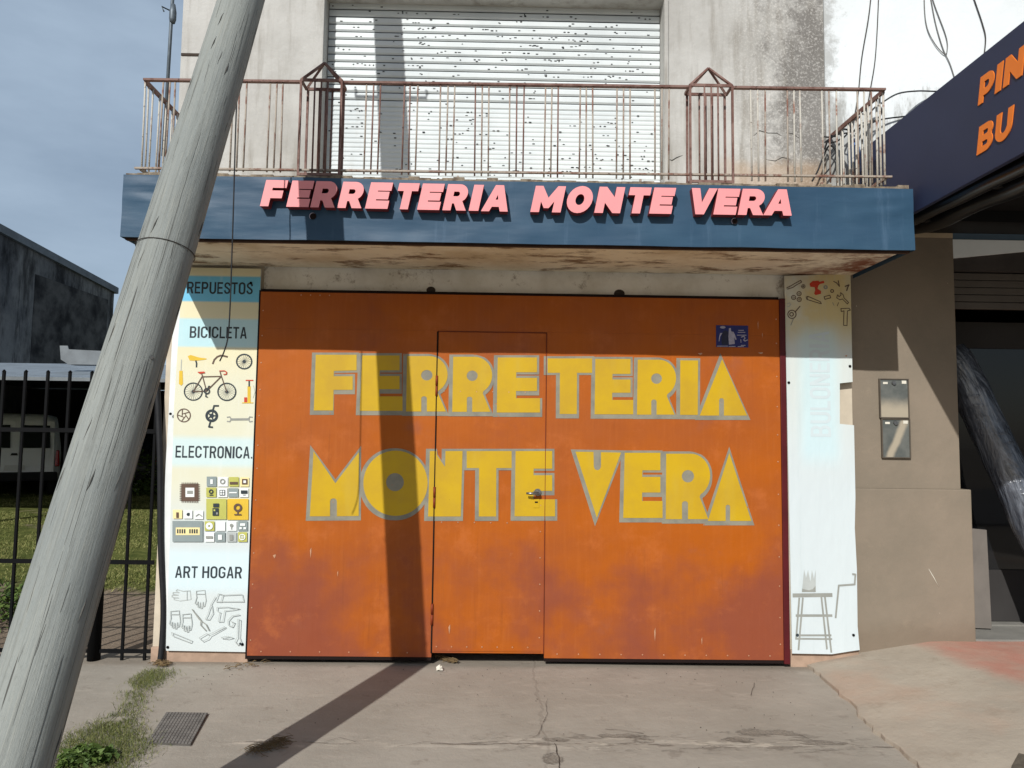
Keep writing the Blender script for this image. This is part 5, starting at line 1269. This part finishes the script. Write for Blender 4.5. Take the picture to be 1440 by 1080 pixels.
def vehicle(name, x, y, label, body, W, H, L, rot=0., van=True, plate=True):
    z0 = yard_z(x, y); t = thing(name, (x, y, z0), label, 'van' if van else 'car'); w = W/2
    # rear at local y=0, front at +L; profile in (y,z)
    prof = [(0.06,.34),(0.0,.5),(0.02,.95),(.05,1.1),(.16,H-.16),(.28,H-.04),(.6,H),(L*.55,H),(L*.66,H-.12),(L*.8,1.02),(L*.97,.86),(L,.6),(L-.03,.32)] if van else [(0.05,.34),(0,.55),(.03,.86),(.12,.95),(.45,H-.14),(.8,H-.02),(1.3,H),(L*.5,H-.02),(L*.66,1.0),(L*.95,.8),(L,.55),(L-.03,.32)]
    mb = MB(); rows = []
    for k in range(9):
        u = -1+2*k/8.; row = []
        for (py, pz) in prof:
            tum = 1-.12*max(0, (pz-.95)/(H-.95))**1.2 if pz > .95 else 1-.03*max(0, (.6-pz)/.3)
            e = abs(u)**6
            row.append(mb.bm.verts.new((x+u*w*tum, y+py+.10*e*(1 if py < L/2 else -1), z0+pz-.05*e*(1 if pz > 1.2 else 0))))
        rows.append(row)
    n = len(prof)
    for a, b in zip(rows, rows[1:]):
        for i in range(n-1): f = mb.bm.faces.new([a[i], b[i], b[i+1], a[i+1]]); f.smooth = True
        mb.bm.faces.new([a[n-1], b[n-1], b[0], a[0]])
    mb.bm.faces.new(rows[0]); mb.bm.faces.new(rows[-1][::-1])
    mb.done('body', body, t)
    def slab(nm, xs, zs, dy, mat, par, bev=.03, yy=None):
        m = MB(); x0, x1 = xs; za, zb = zs
        def yb(z):
            for (a, b), (c, d) in zip(prof, prof[1:]):
                if b <= z <= d and d > b: return a+(c-a)*(z-b)/(d-b)
            return 0
        ya, yb_ = yb(za), yb(zb)
        m.hexa([(x+x0, y+ya-dy, z0+za), (x+x1, y+ya-dy, z0+za), (x+x1, y+ya+.02, z0+za), (x+x0, y+ya+.02, z0+za), (x+x0+.02, y+yb_-dy, z0+zb), (x+x1-.02, y+yb_-dy, z0+zb), (x+x1-.02, y+yb_+.02, z0+zb), (x+x0+.02, y+yb_+.02, z0+zb)], bev if bev < dy else 0)
        return m.done(nm, mat, par)
    if van:
        for s in (-1, 1):
            d = slab('rear_door', (.012, w*.84) if s > 0 else (-w*.84, -.012), (.52, H-.17), .012, body, t)
            slab('window', (.10, w*.74) if s > 0 else (-w*.74, -.10), (1.06, H-.26), .022, M['carglass'], d)
            slab('tail_light', (w*.86, w*.97) if s > 0 else (-w*.97, -w*.86), (.66, 1.02), .04, M['tail'], t)
        slab('handle', (-.09, .05), (.9, .95), .03, M['trim'], t)
    else:
        slab('rear_window', (-w*.7, w*.7), (.98, H-.16), .02, M['carglass'], t)
        for s in (-1, 1): slab('tail_light', (w*.66, w*.95) if s > 0 else (-w*.95, -w*.66), (.68, .86), .03, M['tail'], t)
    slab('bumper', (-w*.95, w*.95), (.34, .54), .05, M['trim'], t)
    if plate: slab('number_plate', (-.2, .2), (.57, .69), .028, M['plate'], t)
    for sx in (-1, 1):
        for yy in (.72, L-.85):
            m = MB(); m.tube([(x+sx*(w-.2), y+yy, z0+.30), (x+sx*(w-.0), y+yy, z0+.30)], .30, 20); wh = m.done('wheel', M['tyre'], t)
            m = MB(); m.tube([(x+sx*(w+.001), y+yy, z0+.30), (x+sx*(w+.012), y+yy, z0+.30)], .18, 14); m.done('rim', M['steel'], wh)
    t.rotation_euler = (0, 0, rot)
def build_vehicles():
    vehicle('parked_van', -10.5, 10.9, 'white parked van seen from behind under the shed roof', M['whitepaint'], 1.72, 1.82, 4.1, rot=radians(33))
    vehicle('parked_car', -8.45, 11.6, 'dark parked car in shade behind the leaning pole', M['darkcar'], 1.66, 1.45, 4.0, rot=radians(29), van=False)

def blades(mb, fn, n, h0, h1, w, lean=.5):
    for _ in range(n):
        p = fn()
        if p is None: continue
        h = random.uniform(h0, h1); th = random.uniform(0, 2*pi); l = random.uniform(.1, lean)*h; ph = random.uniform(0, 2*pi)
        a = Vector((cos(th), sin(th), 0))*w*random.uniform(.6, 1.3); d = Vector((cos(ph), sin(ph), 0))*l
        b0, b1 = p-a, p+a; m0 = p+d*.35+Vector((0, 0, h*.6))
        v = [mb.bm.verts.new(q) for q in (b0, b1, m0+a*.7, m0-a*.7, p+d+Vector((0, 0, h)))]
        mb.bm.faces.new([v[0], v[1], v[2], v[3]]); mb.bm.faces.new([v[3], v[2], v[4]])
def build_grass():
    random.seed(11)
    G = [(80,1080,.0),(240,1080,0)]
    # grass patch on the pavement by the pole foot
    A = [atz(*p) for p in ((60,1095),(84,1050),(108,1032),(146,1014),(180,1000),(184,984),(180,966),(194,948),(224,941),(236,949),(218,962),(198,972),(194,992),(186,1008),(192,1034),(214,1050),(204,1062),(180,1074),(184,1130),(70,1130))]
    def inside(x, y):
        c = False; n = len(A)
        for i in range(n):
            p, q = A[i], A[i-1]
            if (p.y > y) != (q.y > y) and x < (q.x-p.x)*(y-p.y)/(q.y-p.y)+p.x: c = not c
        return c
    x0, x1 = min(p.x for p in A), max(p.x for p in A); y0, y1 = min(p.y for p in A), max(p.y for p in A)
    def samp():
        for _ in range(30):
            x, y = random.uniform(x0, x1), random.uniform(y0, y1); j = .05
            if inside(x+random.gauss(0, j), y+random.gauss(0, j)) and noise.noise((x*6, y*6, 0)) > -.25-.3*random.random(): return Vector((x, y, 0))
    mb = MB(); blades(mb, samp, 11500, .008, .034, .0015, 1.8); o = mb.done('pavement_grass', M['drygrass'], recalc=False); o['kind'] = 'stuff'; tag(o, 'low trampled grass growing through the pavement beside the pole foot', 'grass')
    # broad weed leaves low in the corner
    # yard grass
    def ys():
        for _ in range(20):
            y = .5+11*random.random()**1.3; x = -2.55-random.random()*(1.2+y*.85)
            f = noise.fractal((x*.9, y*.9, 0), 1, 2, 4)
            if f + (-.62 if y < 1.6 else -.3 if y < 2.6 else .0 if y < 4 else .22) > random.uniform(-.15, .35): return Vector((x, y, yard_z(x, y)-.01))
    mb = MB(); blades(mb, ys, 60000, .012, .05, .004, 1.5); o = mb.done('yard_grass', M['grass'], recalc=False); o['kind'] = 'stuff'; tag(o, 'rough grass covering the yard beyond the iron fence', 'grass')
def leafy(name, base, n, rx, ry, h, leaf, label, cat, flowers=0, group=None):
    t = thing(name, tuple(base), label, cat, group)
    mb = MB(); fl = MB()
    for i in range(n):
        th = random.uniform(0, 2*pi); r = sqrt(random.random()); z = random.random()
        p = Vector(base)+Vector((cos(th)*r*rx*(1-.4*z), sin(th)*r*ry*(1-.4*z), .02+h*z*(.6+.4*noise.noise((th, r*3, n)))))
        q = Euler((random.uniform(-1, 1), random.uniform(-1, 1), random.uniform(0, 6.3))).to_matrix(); s = leaf*random.uniform(.6, 1.3)
        v = [mb.bm.verts.new(p+q@Vector(k)*s) for k in ((0, -.5, 0), (.28, -.05, .05), (0, .6, 0), (-.28, -.05, .05))]; mb.bm.faces.new(v)
        if i < flowers:
            pf = p+Vector((0, -ry*.3, .03)); vv = [fl.bm.verts.new(pf+q@Vector((cos(k*1.256)*.022, sin(k*1.256)*.022, 0))) for k in range(5)]; fl.bm.faces.new(vv)
    mb.done('foliage', M['leaf'], t, recalc=False)
    st = MB()
    for i in range(7):
        th = i*.9; st.tube([Vector(base)+Vector((.02*cos(th), .02*sin(th), 0)), Vector(base)+Vector((rx*.5*cos(th), ry*.5*sin(th), h*.8))], [.006, .002], 5)
    st.done('stem', M['leaf'], t)
    if flowers: fl.done('blossom', M['flower'], t, recalc=False)
    else: fl.bm.free()
def build_plants():
    random.seed(21)
    p = atz(203,700,.18); leafy('flowering_shrub', (p.x+.05, p.y, yard_z(p.x, p.y)), 900, .55, .5, 1.35, .11, 'dark shrub with small white blossoms between pole and shop corner', 'shrub', 40)
    p = atz(25,868,.02); leafy('weed_clump', (p.x-.05, p.y, yard_z(p.x, p.y)), 900, .55, .5, .42, .06, 'dark green weed clump low behind the fence left of the pole', 'weeds')
    p = atz(205,1075); 
    p = atz(110,1070); leafy('weed_tuft', (p.x+.05, p.y-.02, 0), 420, .16, .12, .055, .045, 'bright green leafy weed growing at the foot of the pole', 'weeds')

# ================================================================== SMALL THINGS ON THE PAVEMENT
def build_small():
    random.seed(31)
    # cover plate
    c = [atz(*p) for p in ((206,1047),(268,1050),(292,1005),(234,1004))]
    t = thing('utility_cover', tuple((c[0]+c[2])/2), 'square ribbed iron utility cover set in the pavement', 'cover')
    mb = MB(); mb.hexa([(p.x, p.y, .0) for p in c]+[(p.x, p.y, .0115) for p in c]); mb.done('cover_plate', M['coverdk'], t)
    mb = MB(); n = 13
    for i in range(n):
        for j in range(n):
            def P(u, v, z): q = c[0].lerp(c[1], u).lerp(c[3].lerp(c[2], u), v); return (q.x, q.y, z)
            e = .16; a, b = (i+e)/n, (i+1-e)/n; d, f = (j+e)/n, (j+1-e)/n
            mb.hexa([P(a, d, .0116), P(b, d, .0116), P(b, f, .0116), P(a, f, .0116), P(a, d, .0136), P(b, d, .0136), P(b, f, .0136), P(a, f, .0136)])
    mb.done('raised_pattern', M['cover'], t)
    # straw clump in the pole shadow
    def straw(name, pts, n, l, r, label, cat, spread):
        mb = MB()
        for _ in range(n):
            a = random.random(); p = Vector(pts[0]).lerp(Vector(pts[1]), a)+Vector((random.gauss(0, spread), random.gauss(0, spread*.7), random.uniform(.005, .03)))
            th = random.uniform(-.6, .9) if random.random() < .75 else random.uniform(0, 6.28); d = Vector((cos(th), sin(th)*.8, random.uniform(-.15, .3)))*l*random.uniform(.4, 1.1)
            mb.tube([p-d*.5, p+Vector((0, 0, .006)), p+d*.5], r*random.uniform(.6, 1.2), 4, mi=0)
        o = mb.done(name, M['straw']); tag(o, label, cat); recentre(o)
    a, b = atz(358,1062), atz(400,1044); straw('straw_clump', (a, b), 200, .075, .0011, 'clump of dry straw lying at the edge of the pole shadow', 'straw' , .03)
    a, b = atz(612,925), atz(640,934); straw('leaf_litter', (a+Vector((0, 0, .0)), b), 170, .035, .0028, 'dry leaf litter heaped at the foot of the wicket door', 'litter', .012)
    straw('leaf_litter', (atz(330,945)-Vector((.12, 0, 0)), atz(372,935)), 26, .05, .0024, 'scattered dry twigs near the left end of the gate', 'twigs', .05)
    straw('leaf_litter', (atz(222,935), atz(232,938)), 120, .035, .0028, 'dry leaf litter round the foot of the black cable sleeve', 'litter', .022)
    mb = MB(); p = atz(618,943); bmesh.ops.create_icosphere(mb.bm, subdivisions=2, radius=.022, matrix=Matrix.Translation(p+Vector((0, 0, .016))))
    for v in mb.bm.verts: v.co += Vector((noise.noise(v.co*60), noise.noise(v.co*60+Vector((9, 0, 0))), noise.noise(v.co*60+Vector((0, 9, 0)))*.6))*.018; v.co.z = max(v.co.z, .006)
    o = mb.done('paper_scrap', M['paper']); tag(o, 'crumpled white paper scrap on the pavement before the wicket door', 'paper'); recentre(o)
    # pavement cracks
    def crackline(pts, w, nm):
        mb = MB(); P = [atz(*p) for p in pts]; out = []
        for q, r in zip(P, P[1:]):
            for k in range(6):
                u = k/6.; s = q.lerp(r, u); out.append(s+Vector((.012*noise.noise(s*14), .012*noise.noise(s*14+Vector((7, 0, 0))), 0)))
        out.append(P[-1])
        for q, r in zip(out, out[1:]):
            d = (r-q); d.z = 0
            if d.length < 1e-5: continue
            nrm = Vector((-d.y, d.x, 0)).normalized(); ww = w*(.4+.9*abs(noise.noise(q*9)))
            mb.face([(q.x-nrm.x*ww, q.y-nrm.y*ww, .011), (r.x-nrm.x*ww, r.y-nrm.y*ww, .011), (r.x+nrm.x*ww, r.y+nrm.y*ww, .011), (q.x+nrm.x*ww, q.y+nrm.y*ww, .011)])
        struct(mb.done('pavement_crack', M['crack']))
    crackline([(780,1048),(785,1066),(788,1090)], .004, 0); crackline([(770,985),(768,1010),(757,1036),(728,1046)], .0015, 0)
    crackline([(852,1028),(880,1030),(905,1034)], .003, 0)
    crackline([(1118,1033),(1145,1044),(1180,1046),(1215,1052)], .003, 0); crackline([(560,1052),(600,1046),(640,1049),(700,1046)], .0025, 0)
    crackline([(170,1000),(150,1020),(120,1032)], .003, 0); crackline([(1062,962),(1056,980)], .002, 0); crackline([(455,1046),(478,1040),(500,1046)], .0025, 0)
    random.seed(77)
    mb = MB()
    for _ in range(150):
        x, y = random.uniform(-2.4, 2.2), -abs(random.gauss(0, .7)); s = random.uniform(.0015, .004)
        bmesh.ops.create_icosphere(mb.bm, subdivisions=1, radius=s, matrix=Matrix.Translation((x, y, .006)) @ Matrix.Scale(.6, 4, (0, 0, 1)))
    o = mb.done('pavement_grit', M['crack']); o['kind'] = 'stuff'; tag(o, 'scattered grit and crumbs on the pavement', 'grit')

build_ground(); build_yard(); build_ramp()
build_store(); build_banner_sign(); build_railing(); build_gate()
build_left_poster(); build_right_poster(); build_sticker()
build_neighbour(); build_rolls(); build_meters()
build_pole(); build_cables()
build_fence(); build_warehouse(); build_shed(); build_vehicles()
build_grass(); build_plants(); build_small()
